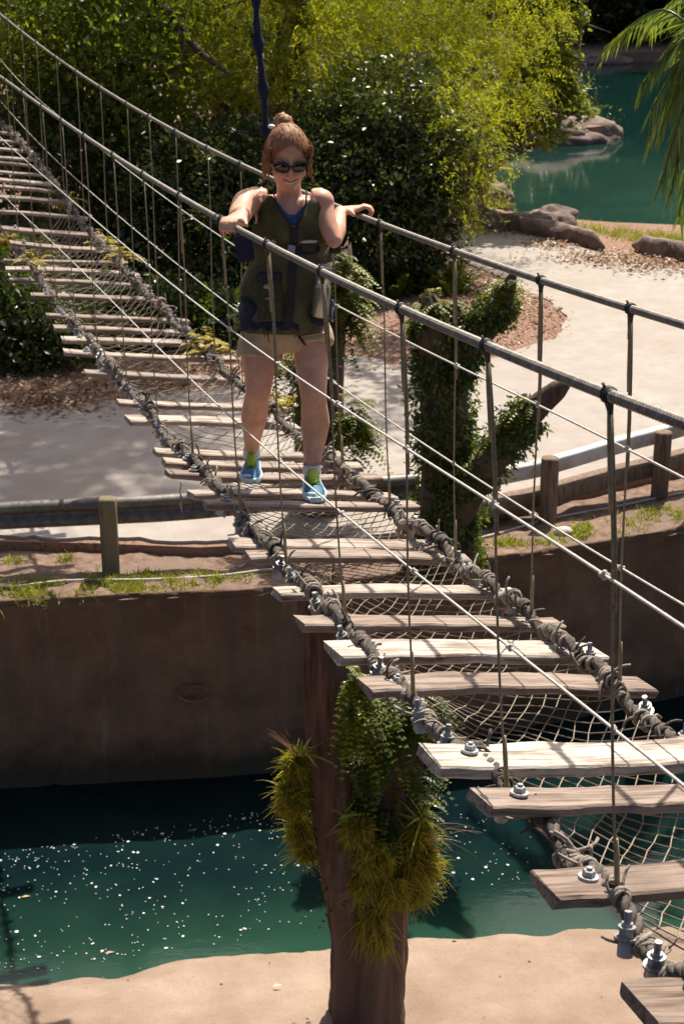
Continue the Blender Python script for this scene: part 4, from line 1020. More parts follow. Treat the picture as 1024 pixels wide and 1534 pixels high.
# yellow ferns rooted on the bridge ropes
for (px, py, sx, sy, n, off, lab) in ((150, 372, 16, 10, 70, .40, 'yellow fern clump growing on the right edge of the far planks'), (178, 392, 7, 6, 25, .40, 'small yellow fern beside the larger clump on the far planks'), (100, 313, 9, 4, 26, .38, 'yellow fern tuft farthest along the right edge of the bridge'), (12, 370, 10, 9, 30, -.38, 'yellow-green fern tuft on the left rope at the photo edge'), (50, 402, 5, 4, 12, -.38, 'tiny yellow fern on the left rope below the fern tuft'), (312, 530, 11, 8, 34, .38, 'yellow fern tuft on the right rope left of the woman'), (413, 620, 8, 4, 14, .36, 'tiny yellow-green fern between planks behind her shoe')):
    fl = []
    for k in range(n):
        c_ = onplane(px, py, off); g_ = max(-1.6, min(1.6, rnd.gauss(0, 1))) * sx * .8 / sc(c_); p = c_ + Vector((BB * g_ * 1.6 + rnd.gauss(0, .03), g_ * 1.6, rnd.uniform(.0, .07))); fern(fl, p, (rnd.uniform(-1, 1), rnd.uniform(-1, .6), rnd.uniform(.3, 1.3)), rnd.uniform(.10, .24), .034, 7, 1.0)
    tag(ferns_build(fl, 'fern', LG_YEL), lab, 'fern', 'yellow ferns on the bridge')
# palm reaching in at the right edge
pc = onY(1080, 95, 14.2); pb = Vector((pc.x + .25, pc.y + .2, -.06))
pm = empty('palm_tree', pb, 'palm with long narrow bright fronds arching in beside the lake', 'palm tree')
mb = MB(); tp = interp([pb - Vector((0, 0, .3)), pb.lerp(pc, .5) + Vector((.05, 0, 0)), pc], 8); mb.tube(tp, [.14 - .02 * math.sin(i * 2.2) for i in range(len(tp))], 10, jit=.05); mb.build('trunk', BARK_G, pm)
for k in range(22):
    if k < 11:
        tx, ty = [(955, 128), (985, 190), (965, 210), (1000, 290), (985, 275), (1012, 325), (1005, 250), (970, 165), (1018, 60), (990, 80), (1030, 305)][k]
        tip = onY(tx + 4, ty, 14.0 + rnd.uniform(-.5, .5))
    else:
        a = rnd.uniform(-1.2, 2.6); tip = pc + Vector((math.cos(a), math.sin(a), rnd.uniform(-.6, .5))) * rnd.uniform(.9, 1.4)
    v = tip - pc; mid_ = pc + v * .5 + Vector((0, 0, .22 * v.length + .12)); rib = interp([pc, mid_, tip], 10)
    n = len(rib); B, D_, LL = [], [], []
    for i in range(3, n):
        t = i / (n - 1); dd = (rib[i] - rib[i - 1]).normalized(); sd_ = dd.cross(Vector((0, 0, 1))).normalized()
        for s in (-1, 1):
            for j in range(2):
                B.append(rib[i - 1].lerp(rib[i], j * .5)); D_.append(sd_ * s * .5 + dd * .9 + Vector((0, 0, -.55)) + Vector((rnd.uniform(-.1, .1), rnd.uniform(-.1, .1), rnd.uniform(-.2, .1)))); LL.append(.36 * (1 - .45 * t) * rnd.uniform(.8, 1.1))
    B = np.array(B); tt = np.clip(rng.random(len(B)) * .8 + (.15 if k in (3, 4, 5) else 0) * (rng.random(len(B)) < .4), 0, 1)
    f = blades(B, np.array(D_), np.array(LL), .022, .35, 'frond', LG_PALM, pm, 3, tint=tt)
    m3 = MB(); m3.tube(rib, [.014 * (1 - .8 * i / (n - 1)) + .002 for i in range(n)], 5); m3.build('frond_rib', LG_PALM, f)
# undergrowth between shrub and mulch bed
fl = []
for k in range(150):
    px = rnd.uniform(560, 690); Y = rnd.uniform(22.6, 23.6); p = onZ(px, rnd.uniform(425, 455), 0); fern(fl, p, (rnd.uniform(-.6, .6), rnd.uniform(-.8, .5), rnd.uniform(.7, 1.3)), rnd.uniform(.4, 1.0), .09, 10, .6)
tag(ferns_build(fl, 'fern', LG_FERN), 'tall straggling ferns at the foot of the glossy shrub by the mulch', 'fern')
# grass: bank and lake edge
def grass(pts, n, L, name, label=None):
    P = []
    for _ in range(n):
        a = rnd.choice(pts); x = rnd.gauss(a[0], a[2]); y = rnd.gauss(a[1], a[3]); z = a[4](x, y)
        if z is not None: P.append((x, y, z))
    P = np.array(P); d = rng.normal(size=P.shape) * .45 + np.array([0, -.1, 1.]); tint = rng.random(len(P))
    cl = np.array([nz(q, 5, 3) for q in P]); kp = cl > -.08 + .2 * (rng.random(len(P)) - .5); P, d, tint = P[kp], d[kp], np.clip(tint[kp] * .7 + .25, 0, 1)
    o = blades(P, d, L * rng.uniform(.4, 1.2, len(P)) * (1 + .5 * cl[kp]), .009, .35, name, LG_GRASS, None, 3, tint=tint); o['kind'] = 'stuff'; return o
def bz(x, y):
    y1 = BANK[int(np.clip((x + 14) / .09, 0, len(BANK) - 1))][-1].y
    return bank_z(x, y) - .01 if y > y1 - .02 else None
pts = []
for px, py, sx, sy, wgt in ((20, 893, .25, .10, 6), (-120, 890, .5, .1, 4), (85, 876, .22, .10, 5), (60, 870, .12, .06, 2), (200, 872, .25, .10, 7), (240, 868, .22, .10, 4), (160, 880, .2, .08, 3), (300, 868, .2, .08, 2), (225, 858, .06, .04, 2), (20, 832, .06, .04, 1), (90, 830, .06, .04, 1), (330, 862, .2, .08, 2), (905, 787, .16, .10, 4), (870, 795, .14, .08, 4), (850, 800, .14, .07, 3), (790, 808, .12, .06, 2), (820, 806, .12, .06, 2), (980, 772, .22, .10, 3), (1010, 765, .2, .1, 3), (760, 812, .1, .05, 1.5), (1150, 740, .5, .2, 4)):
    p = onZ(px, py, -.05); pts += [(p.x, p.y, sx, sy, bz)] * int(wgt * 2)
grass(pts, 8500, .11, 'bank_grass')
pts = []
for px, py, sx in ((860, 335, .35), (900, 340, .35), (830, 325, .2), (940, 345, .3), (985, 350, .3), (725, 300, .25), (755, 322, .15), (1010, 352, .3)):
    p = onZ(px, py + 6, 0); pts.append((p.x, p.y, sx, .25, lambda x, y: -.03))
grass(pts, 5200, .17, 'shore_grass')
# leaf litter
def litter(n, reg, name, size=.055):
    P = []
    while len(P) < n:
        px, py, sx, sy = rnd.choice(reg); p = onZ(rnd.gauss(px, sx), rnd.gauss(py, sy), .03); P.append((p.x, p.y, (.125 if False else .02) + .012 * rnd.random() ))
    P = np.array(P); d = rng.normal(size=P.shape); d[:, 2] *= .25; N = rng.normal(size=P.shape) * .35 + np.array([0, 0, 1.]); s = size * rng.uniform(.5, 1.3, len(P))
    o = quads(name, leafquads(P, d, s, s * .55, .2, N), LEAFDRY, None); o['kind'] = 'stuff'
litter(4200, [(900, 385, 50, 6), (980, 395, 40, 7), (840, 362, 30, 5), (745, 340, 25, 5), (100, 585, 60, 14), (60, 600, 60, 10), (250, 570, 60, 12), (400, 545, 50, 10)], 'leaf_litter', .08)
def mound_litter():
    ob = bpy.data.objects['mulch_bed']; vs = [v.co.copy() for v in ob.data.vertices]; P = []
    for _ in range(6500):
        v = rnd.choice(vs); P.append((v.x + rnd.uniform(-.12, .12), v.y + rnd.uniform(-.2, .2), v.z + .008))
    P = np.array(P); d = rng.normal(size=P.shape); d[:, 2] *= .3; N = rng.normal(size=P.shape) * .4 + np.array([0, 0, 1.]); s = .065 * rng.uniform(.5, 1.3, len(P))
    o = quads('leaf_litter', leafquads(P, d, s, s * .5, .2, N), LEAFDRY, None); o['kind'] = 'stuff'
mound_litter()
# floating petals and scum on the canal, three larger leaves
def specks():
    P, Sz = [], []
    while len(P) < 620:
        px = rnd.uniform(-60, 480) if rnd.random() < .86 else rnd.uniform(620, 800); dy = rnd.random() ** 1.5
        top = 1290 - .17 * max(px, 0) - 10; py = top + dy * 190
        if px > 600: py = rnd.uniform(1160, 1330)
        if nz((px * .012, py * .02, 0), 1) < -.22 and rnd.random() < .7: continue
        p = onZ(px, py, WATER_Z)
        if p.y < np.interp(p.x, shx, shy) + .12: continue
        P.append(p); Sz.append(.0035 + .012 * rnd.random() ** 8 + .0025 * rnd.random())
    mb = MB()
    for p, s in zip(P, Sz):
        a = rnd.uniform(0, 6.28); e = rnd.uniform(.45, 1); n = 6
        v = [(p.x + math.cos(a + k * 1.047) * s * (1 if k % 3 else e), p.y + math.sin(a + k * 1.047) * s * (1 if k % 3 else e), WATER_Z + .004) for k in range(n)]
        t = [(x, y, z + .003) for x, y, z in v]
        mb.add(v + t, [(6, 7, 8, 9, 10, 11)] + [(k, (k + 1) % 6, 6 + (k + 1) % 6, 6 + k) for k in range(6)])
    o = mb.build('floating_petals', mat_flat('petal', (.5, .49, .46), .6), smooth=False); o['kind'] = 'stuff'
specks()
for px, py, c, lab in ((32, 1344, (.5, .33, .10), 'yellow fallen leaf floating on the canal at far left'), (157, 1428, (.42, .25, .2), 'pinkish fallen leaf floating near the sand'), (408, 1508, (.62, .5, .33), 'pale dry leaf lying on the sand left of the stump')):
    p = onZ(px, py, WATER_Z + .006)
    if py > 1480: p.z = sand_z(p.x, p.y) + .01
    q = leafquads(np.array([p]), np.array([[1., .25, .0]]), .07, .028, .2, np.array([[0, 0, 1.]]))
    tag(quads('fallen_leaf', q, mat_flat('leaf_' + str(px), c, .6), None, loc=p), lab, 'leaf')
# rocks
def rock(px, py, z, rx, ry, rz, label, seed, grp=None, nm='rock'):
    p = onZ(px, py, z); mb = MB()
    mb.ball((0, 0, 0), rx, ry, rz, seg=36, rings=22, f=lambda d: 1 + .22 * nz(d, 1.6, seed) + .12 * nz(d, 4, seed) + .05 * nz(d, 10, seed))
    me = mb.mesh(nm); me.materials.append(ROCK); o = bpy.data.objects.new(nm, me); COL.objects.link(o); o.location = p; tag(o, label, 'rock', grp); return o
rg = 'kerb of rocks along the lake edge'
rock(738, 303, -.1, .42, .4, .38, 'rounded boulder beside the bright foliage at the lake edge', 2, rg)
rock(800, 341, .0, .85, .35, .27, 'long ledge of rough brown rock in the middle of the lakeside kerb', 3, rg)
rock(826, 332, .02, .5, .4, .3, 'pale lumpy rock on top of the middle ledge', 6, rg)
for pxs, lab, sd_ in (([(690, 322), (720, 331), (750, 338), (790, 348), (840, 358), (880, 368), (905, 375)], 'continuous low brown stone kerb between the road and the lake', 1.0), ([(945, 372), (975, 378), (1020, 386), (1100, 396), (1300, 420)], 'low dark stone kerb continuing towards the palm', 7.0)):
    P = even(interp([onZ(a, b, .0) for a, b in pxs], 8), .07); rows = []
    for i, p in enumerate(P):
        e = min(1, i / 4, (len(P) - 1 - i) / 4) * .9 + .1; row = []
        for k in range(12):
            a = 2 * math.pi * k / 12; q = e * (1 + .35 * nz((p.x * 1.6, math.cos(a), math.sin(a) + sd_), 1.4) + .16 * nz((p.x * 5, math.cos(a) * 2, math.sin(a) * 2 + sd_), 1))
            row.append(p + Vector((0, math.cos(a) * .26 * q, .05 + math.sin(a) * .21 * q)))
        rows.append(row)
    tag(MB().grid(rows, closed=True).build('stone_kerb', ROCK), lab, 'kerb')
# island edge across the water
ig = 'rocks edging the wooded point across the lake'
rock(878, 206, LAKE_Z, 1.0, .8, .52, 'pale rounded rock at the tip of the wooded point', 11, ig)
rock(818, 214, LAKE_Z, 1.5, .7, .48, 'long flat dark rock left of the tip of the wooded point', 12, ig)
rock(752, 216, LAKE_Z, 1.1, .7, .6, 'dark rock at the left of the wooded point', 13, ig)
rock(812, 200, -.2, 1.3, .8, .55, 'dark boulder behind the flat rock on the point', 14, ig)
tree('shade_shrub', 'dark low shrub on the point across the lake', g0(770, 46, -.05), [lb(750, 165, 46, 1.0), lb(800, 150, 46.4, 1.1), lb(850, 160, 46.2, .8), lb(720, 150, 46.5, 1.2), lb(890, 170, 46.0, .45)], .08, BARK, shade(700), None, 'shrub', seed=40)
# trees and trunks of the far bank, in shade
for k, (px, Y, hh, lab) in enumerate(((735, 77, 13, 'far bank tree behind the maple branches'), (820, 75, 12, 'far bank tree beyond the wooded point'), (900, 78, 14, 'far bank tree with leaning trunk at the head of the lake'), (975, 76, 13, 'far bank tree left of the palm fronds'), (1045, 77, 14, 'far bank tree behind the palm fronds'), (1130, 75, 13, 'far bank tree at the right beyond the palm'), (1230, 78, 14, 'far bank tree farthest right'), (1400, 80, 15, 'far bank tree outside the view at right'), (640, 80, 14, 'far bank tree hidden behind the cypress'))):
    b = g0(px, Y); l = [(b + Vector((rnd.uniform(-2.2, 2.2), rnd.uniform(-1.5, 1.5), z)), rnd.uniform(1.8, 2.8)) for z in (1.5, 3.0, 4.5, 6.5, 8, 10, hh) for _ in range(2)]
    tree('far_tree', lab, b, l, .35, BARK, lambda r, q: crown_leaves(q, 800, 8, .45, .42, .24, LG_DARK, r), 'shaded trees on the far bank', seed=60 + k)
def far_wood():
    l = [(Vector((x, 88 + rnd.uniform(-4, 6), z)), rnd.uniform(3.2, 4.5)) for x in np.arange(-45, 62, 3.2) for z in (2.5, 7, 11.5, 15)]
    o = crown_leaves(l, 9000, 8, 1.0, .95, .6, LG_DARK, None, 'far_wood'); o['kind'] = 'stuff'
far_wood()
rock(900, 92, -.35, 1.2, .6, .35, 'pale low rock on the far shore in shade', 31)
# flat pale stone on the mulch, pebbles on the bank
p = onZ(702, 432, .10); mb = MB(); mb.ball((0, 0, 0), .12, .07, .035, seg=14, rings=8, f=lambda d: 1 + .2 * nz(d, 2, 3))
me = mb.mesh('flat_stone'); me.materials.append(mat_flat('pale_stone', (.55, .5, .44), .8)); o = bpy.data.objects.new('flat_stone', me); COL.objects.link(o); o.location = p; tag(o, 'small white flat stone on the mulch bed behind the snag', 'stone')
p = onZ(843, 797, -.05); mb = MB(); mb.ball((0, 0, 0), .09, .06, .05, seg=14, rings=8, f=lambda d: 1 + .2 * nz(d, 2, 5))
me = mb.mesh('flat_stone'); me.materials.append(mat_flat('pale_stone2', (.5, .46, .4), .8)); o = bpy.data.objects.new('flat_stone', me); COL.objects.link(o); o.location = (p.x, p.y, bank_z(p.x, p.y) + .02); tag(o, 'small pale stone in the grass on the wall top near the snag', 'stone')
# drain mouth in the canal wall
Yw = float(np.interp(onY(290, 1040, 12.1).x, [q.x for q in WALL], [q.y for q in WALL])) - .03
c = onY(290, 1038, Yw); mb = MB()
mb.tube([c + Vector((math.cos(a) * .135, -.02, math.sin(a) * .075)) for a in np.linspace(math.pi * .98, math.pi * 2.02, 15)], .014, 7)
mb.tube([c + Vector((-.13, -.02, 0)), c + Vector((-.10, .0, .045)), c + Vector((.0, .01, .055)), c + Vector((.10, 0, .045)), c + Vector((.13, -.02, 0))], [.012] * 5, 6)
tag(mb.build('mooring_loop', WALLM, loc=c), 'curved lip of a small drain hole in the shaded canal wall', 'drain')

# ------------------------------------------------------------------ the woman on the bridge
def bake(o):
    """apply an object's modifiers without operators"""
    bpy.context.view_layer.update(); dg = bpy.context.evaluated_depsgraph_get()
    me = bpy.data.meshes.new_from_object(o.evaluated_get(dg)); old = o.data; o.modifiers.clear(); o.data = me; bpy.data.meshes.remove(old); me.name = o.name
    me.polygons.foreach_set('use_smooth', [True] * len(me.polygons)); me.update(); return o
def fused(mb, name, mat, parent, voxel, sm=4, fac=.5, smooth_only=False):
    o = mb.build(name, mat, parent)
    if not smooth_only:
        m = o.modifiers.new('r', 'REMESH'); m.mode = 'VOXEL'; m.voxel_size = voxel
    if sm: s = o.modifiers.new('s', 'SMOOTH'); s.iterations = sm; s.factor = fac
    return bake(o)
def shell(o, th):
    s = o.modifiers.new('t', 'SOLIDIFY'); s.thickness = th; s.offset = -1; return bake(o)
from mathutils.bvhtree import BVHTree
def mat_skin():
    m, t, n, b = M('skin'); v = texco(t, n); f = nzn(t, n, v, 14, 6); g = nzn(t, n, v, 160, 3)
    c = ramp(t, n, f, [(.35, (.53, .27, .17)), (.65, (.65, .36, .245))]); t.links.new(c, b.inputs['Base Color'])
    setp(b, Roughness=.48, Specular_IOR_Level=.35); b.inputs['Subsurface Weight'].default_value = .12; b.inputs['Subsurface Radius'].default_value = (.012, .005, .003)
    bump(t, n, b, g, .08, .002); return m
SKIN = mat_skin()
def mat_camo():
    m, t, n, b = M('olive_camouflage'); v = texco(t, n); f = nzn(t, n, v, 9, 3, .5); g = nzn(t, n, texco(t, n, 'Object', (1, 1, 1.4)), 14, 3, .5); h = nzn(t, n, v, 240, 2)
    c = ramp(t, n, f, [(.38, (.062, .060, .028)), (.5, (.085, .08, .036)), (.62, (.115, .108, .052))])
    c = mix(t, n, ramp(t, n, g, [(.58, 0.0), (.66, .7)]), c, (.055, .046, .026))
    t.links.new(c, b.inputs['Base Color']); setp(b, Roughness=.85, Specular_IOR_Level=.2); bump(t, n, b, h, .3, .002); return m
CAMO = mat_camo()
NAVY = mat_noise('navy_cloth', (.008, .011, .028), (.022, .028, .06), 40, .8, .3, .003)
BLACKC = mat_noise('black_webbing', (.010, .010, .012), (.03, .03, .033), 120, .7, .3, .002)
OLIVE_D = mat_noise('dark_olive_pocket', (.035, .032, .017), (.065, .06, .03), 60, .85, .3, .003)
KHAKI = mat_noise('khaki_cloth', (.40, .28, .16), (.54, .40, .25), 22, .85, .4, .004)
BLUES = mat_noise('blue_top', (.02, .06, .16), (.06, .16, .36), 30, .7, .2, .002, stretch=(3, 1, 1))
HAIRM = mat_noise('auburn_hair', (.15, .065, .028), (.38, .19, .085), 60, .5, .5, .004, stretch=(4, 1, .4), spec=.25)
LENS = mat_flat('dark_lens', (.008, .006, .007), .08, Specular_IOR_Level=.6)
LIPS = mat_flat('lips', (.36, .10, .09), .45); TEETH = mat_flat('teeth', (.75, .72, .66), .3)
PINK = mat_flat('nail_polish', (.75, .10, .16), .25); SCRN = mat_flat('white_scrunchy', (.75, .73, .7), .8)
wo = empty('person', onY(425, 725, 7.0), 'woman in olive vest, khaki shorts and sunglasses walking on the rope bridge holding both handrails', 'person')
J = onY
def plank_top(p):
    q = min(PLINFO, key=lambda q: abs(q[0] + (p.x - (BA + BB * q[0])) * math.tan(YAW) - p.y)); t = (p.x - q[1].x) / (q[2].x - q[1].x)
    return q[1].z + (q[2].z - q[1].z) * t
Fd = Vector((.16, -.92, -.34)).normalized(); ex = -(Fd.cross(Vector((0, 0, 1)))).normalized(); eu = Fd.cross(ex).normalized()
HC = J(431, 236, 6.88)
HS = 1.07
def hp(r, u, f): return HC + ex * r * HS + eu * u * HS + Fd * f * HS
body = MB()
# torso and neck
UPY = (0, 1, 0)
TOR = [(427, 515, 7.02, .10, .085), (427, 490, 7.02, .155, .115), (426, 450, 7.0, .158, .115), (428, 405, 6.98, .125, .10), (431, 360, 6.96, .135, .112), (433, 328, 6.95, .145, .112), (433, 306, 6.95, .15, .09), (433, 294, 6.95, .105, .068)]
body.tube(interp([J(a, b, y) for a, b, y, *_ in TOR], 3), np.interp(np.linspace(0, 7, 22), range(8), [q[3] for q in TOR]), 24, ry=np.interp(np.linspace(0, 7, 22), range(8), [q[4] for q in TOR]), up=UPY)
body.tube([J(433, 302, 6.95), J(433, 288, 6.93), hp(0, -.06, -.005), hp(0, 0, -.01)], [.062, .052, .051, .05], 14, up=UPY)
body.tube([J(398, 300, 6.95), J(375, 297, 6.94)], [.05, .052], 12); body.tube([J(468, 300, 6.95), J(484, 298, 6.95)], [.05, .05], 12)
# head
ax = (ex, Fd, eu)
body.ball(hp(0, .012, -.012), .078, .100, .116, ax, 26, 18); body.ball(hp(0, -.055, .022), .063, .072, .070, ax, 22, 14); body.ball(hp(0, -.102, .052), .031, .030, .025, ax, 14, 10)
for s in (-1, 1):
    body.ball(hp(s * .038, -.035, .060), .029, .027, .027, ax, 12, 9); body.ball(hp(s * .074, -.01, -.012), .008, .016, .026, ax, 10, 8)
body.tube([hp(0, .02, .076), hp(0, -.012, .094), hp(0, -.030, .100), hp(0, -.036, .084)], [.008, .0105, .0145, .010], 10)
body.tube([hp(-.02, -.062, .074), hp(0, -.062, .082), hp(.02, -.062, .074)], [.011, .012, .011], 8)
# legs
def leg(pts):
    P = [J(a, b, y) for a, b, y, *_ in pts]; n = len(P); Q = interp(P, 4); rr = np.interp(np.linspace(0, n - 1, len(Q)), range(n), [q[3] for q in pts])
    body.tube(Q, rr, 18, up=UPY); return Q
leg([(395, 470, 7.03, .088), (389, 515, 7.0, .084), (388, 550, 6.97, .072), (387, 582, 6.97, .057), (384, 598, 7.02, .055), (381, 622, 7.10, .062), (379, 645, 7.19, .048), (377, 666, 7.27, .035), (377, 688, 7.30, .035)])
leg([(460, 470, 7.03, .088), (466, 515, 6.98, .083), (467, 552, 6.94, .072), (469, 586, 6.90, .059), (470, 604, 6.91, .057), (472, 634, 6.93, .066), (470, 665, 6.91, .050), (467, 698, 6.88, .035), (467, 722, 6.87, .035)])
# hands on the rails: a = along rail to the camera, l = to the outside, u = up
def hand(pt, a, l, u, wrist_dir, forearm_from, out_first):
    # wrist_dir: unit vector from knuckles back to the wrist
    k = pt + u * .030
    wr = k + wrist_dir * .085 + u * .014
    side = a if out_first else a
    body.tube([wr, k + wrist_dir * .045 + u * .008, k + wrist_dir * .008, k - wrist_dir * .012], [.024, .036, .040, .036], 14, ry=[.019, .017, .016, .013], up=u)
    f = -wrist_dir                                   # fingers run on away from the wrist, over and down round the rail
    sd = u.cross(f).normalized(); tips = []
    for i, (s, L) in enumerate(((-.030, .92), (-.010, 1.05), (.010, 1.0), (.029, .82))):
        b = k + sd * s + f * .008
        P = [b - f * .02 - u * .004, b + f * .018 * L + u * .004, b + f * .042 * L - u * .008, b + f * .054 * L - u * .030, b + f * .044 * L - u * .046]
        body.tube(P, [.0095, .0098, .009, .0085, .007], 8); tips.append((P[-1], (P[-1] - P[-2]).normalized(), f))
    return wr, tips, sd, k
RhL = at_y(railL, on_side(352, 341, offL).y); RhR = at_y(railR, on_side(541, 327, offR).y)
iL = railL.index(RhL); iR = railR.index(RhR)
aL_ = (railL[iL - 4] - railL[iL + 4]).normalized(); aR_ = (railR[iR - 4] - railR[iR + 4]).normalized()
Z = Vector((0, 0, 1))
lL = -Z.cross(aL_).normalized() if Z.cross(aL_).x > 0 else Z.cross(aL_).normalized()
lR = -lL
uL = aL_.cross(lL).normalized(); uL = uL if uL.z > 0 else -uL
uR = aR_.cross(lR).normalized(); uR = uR if uR.z > 0 else -uR
wL, tipsL, sdL, kL = hand(RhL, aL_, lL, uL, (-lL * .62 - aL_ * .75).normalized(), None, True)
wR, tipsR, sdR, kR = hand(RhR, aR_, lR, uR, (-lR * .85 - aR_ * .25 - uR * .25).normalized(), None, True)
body.tube([wL - (kL - wL) * -.35 - lL * .018, kL - lL * .042 + aL_ * .012 - uL * .008, kL - lL * .040 + aL_ * .045 - uL * .022], [.014, .0125, .009], 9)      # thumbs, inside the rail
body.tube([wR.lerp(kR, .35) - lR * .012 + aR_ * .02, kR - lR * .045 + aR_ * .03 - uR * .012, kR - lR * .034 + aR_ * .052 - uR * .026], [.014, .0125, .009], 9)
def arm(pts, radii):
    Q = interp(pts, 4); rr = np.interp(np.linspace(0, len(pts) - 1, len(Q)), range(len(pts)), radii); body.tube(Q, rr, 14)
arm([J(376, 302, 6.93), J(368, 305, 6.85), J(361, 318, 6.74), wL.lerp(J(358, 325, 6.68), .85), wL.lerp(J(357, 327, 6.66), .5), wL], [.058, .056, .050, .044, .042, .027])
elR = J(500, 360, 6.84)
body.ball(J(376, 301, 6.93), .058, .056, .054, seg=16, rings=12); body.ball(J(481, 302, 6.94), .056, .056, .054, seg=16, rings=12); body.ball(elR, .036, .036, .036, seg=12, rings=10); body.ball(J(358, 325, 6.68), .042, .042, .042, seg=12, rings=10)
arm([J(481, 303, 6.94), J(485, 318, 6.92), J(492, 342, 6.87), elR], [.053, .048, .040, .035])
arm([elR, elR.lerp(wR, .35) + Vector((.004, 0, 0)), wR], [.035, .039, .025])
bodyo = fused(body, 'body', SKIN, wo, .0062, 3, .5)
bvh = BVHTree.FromPolygons([v.co + wloc(bodyo) for v in bodyo.data.vertices], [tuple(p.vertices) for p in bodyo.data.polygons])
def onface(r, u, d=.002):
    h = bvh.ray_cast(hp(r, u, .25), -Fd)
    return (h[0] if h[0] else hp(r, u, .085)) + Fd * d
m = MB(); m.tube([onface(x, -.061 + .010 * (abs(x) / .03) ** 1.6 * 1.3, .000) for x in np.linspace(-.030, .030, 9)], [.001, .003, .0042, .0045, .0045, .0045, .0042, .003, .001], 6); m.build('lips', LIPS, bodyo)
m = MB(); m.tube([onface(x, -.063 + .010 * (abs(x) / .03) ** 1.6 * 1.3, .0035) for x in np.linspace(-.020, .020, 7)], [.0008, .0022, .0028, .003, .0028, .0022, .0008], 6); m.build('teeth', TEETH, bodyo)
for P, d, f in tipsL:
    m = MB(); m.ball(P + f * .004 + d * .002, .0052, .0052, .0052, seg=8, rings=6); m.build('fingernail', PINK, bodyo)
# sunglasses
sg = MB()
for s in (-1, 1):
    c = hp(s * .034, .004, .082); yaw = s * .32
    x2 = (ex * math.cos(yaw) - Fd * math.sin(yaw) * s * s).normalized() if s > 0 else (ex * math.cos(yaw) - Fd * math.sin(yaw)).normalized()
    f2 = eu.cross(x2).normalized(); f2 = f2 if f2.dot(Fd) > 0 else -f2
    sg.ball(c, .034, .009, .0225, (x2, f2, eu), 20, 12, f=lambda d: 1.0 + .06 * d[0] * s)
    sg.tube([hp(s * .062, .010, .070), hp(s * .077, .012, .035), hp(s * .081, .008, -.02)], [.006, .005, .004], 6)
    sg.tube([c + x2 * (math.cos(a) * .035) + eu * (math.sin(a) * .0235) + f2 * .002 for a in np.linspace(0, 6.283, 22)], .0032, 6, cap=False)
sg.tube([hp(-.008, .008, .094), hp(0, .011, .096), hp(.008, .008, .094)], .0042, 6)
tag(sg.build('sunglasses', LENS, loc=HC), "dark wraparound sunglasses on the woman's face", 'sunglasses')
# hair
hm = MB(); rings, seg = 44, 80; rows = []
for i in range(rings):
    t = math.pi * (.005 + .66 * i / (rings - 1)); row = []
    for k in range(seg):
        a = 2 * math.pi * k / seg; d = Vector((math.sin(t) * math.cos(a), math.sin(t) * math.sin(a), math.cos(t)))
        q = 1.10 + .035 * nz((math.atan2(d.x, .2 + abs(d.y)) * 9, d.z * 1.5, 2), 1.4) + .015 * nz((d.x * 30, d.y * 8, d.z * 4), 1)
        row.append(hp(d.x * .079 * q, .012 + d.z * .105 * q, -.018 + d.y * .098 * q))
    rows.append(row)
vs = [p for r_ in rows for p in r_]; fs = []
for i in range(rings - 1):
    for k in range(seg):
        k2 = (k + 1) % seg; a = 2 * math.pi * (k + .5) / seg; t = math.pi * (.66 * (i + .5) / (rings - 1))
        dy, dz, dx = math.sin(t) * math.sin(a), math.cos(t), math.sin(t) * math.cos(a)
        if dy > .02 and dz < .66 + .05 * nz((dx * 9, dz * 3, 5)) + .03 * math.sin(dx * 71) - .85 * dx * dx: continue
        fs.append((i * seg + k, i * seg + k2, (i + 1) * seg + k2, (i + 1) * seg + k))
hm.add(vs, fs)
hm.ball(hp(-.004, .104, -.088), .036, .034, .034, ax, 16, 10, f=lambda d: 1 + .18 * nz(d, 3, 2)); hm.ball(hp(-.012, .06, -.125), .036, .04, .07, ax, 14, 10, f=lambda d: 1 + .2 * nz(d, 3, 4))
for s in range(170):                                        # loose strands at both temples and round the crown
    sd_ = -1 if rnd.random() < .62 else 1; u0 = rnd.uniform(.02, .075); p = hp(sd_ * rnd.uniform(.070, .084), u0, rnd.uniform(-.03, .05)); q = [p]; L = rnd.uniform(.05, .145)
    ph = rnd.uniform(0, 6)
    for k in range(1, 7): q.append(p + eu * (-L * k / 6) + ex * (sd_ * (.007 * math.sin(k * .9 + ph) + .002 * k)) + Fd * (.007 * math.cos(k * .8 + ph) - .004 * k))
    hm.tube(q, [.002, .0025, .0026, .0024, .002, .0016, .001], 4)
for s in range(70):
    a = rnd.uniform(0, 6.28); r_ = rnd.uniform(.3, 1.0); d = Vector((math.cos(a) * r_, math.sin(a) * r_, math.sqrt(max(0, 1 - r_ * r_))))
    if d.y > .35 and d.z < .6: continue
    p = hp(d.x * .087, .012 + d.z * .115, -.018 + d.y * .106); e = hp(0, .10, -.08); q = [p, p.lerp(e, .4) + (p - HC).normalized() * .008, p.lerp(e, .85) + (p - HC).normalized() * .006]
    hm.tube(q, [.0028, .004, .0025], 5)
hair = hm.build('hair', HAIRM, wo)
m = MB()
for k in range(4): m.tube([hp(math.cos(a) * .026, .092 + .003 * math.sin(a * 3 + k) + .004 * k - .006, -.072 + math.sin(a) * .026) for a in np.linspace(0, 6.283, 16)], .0052, 6, cap=False)
m.ball(hp(-.058, .098, -.07), .016, .012, .009, ax, 10, 7); m.build('scrunchy', SCRN, hair)
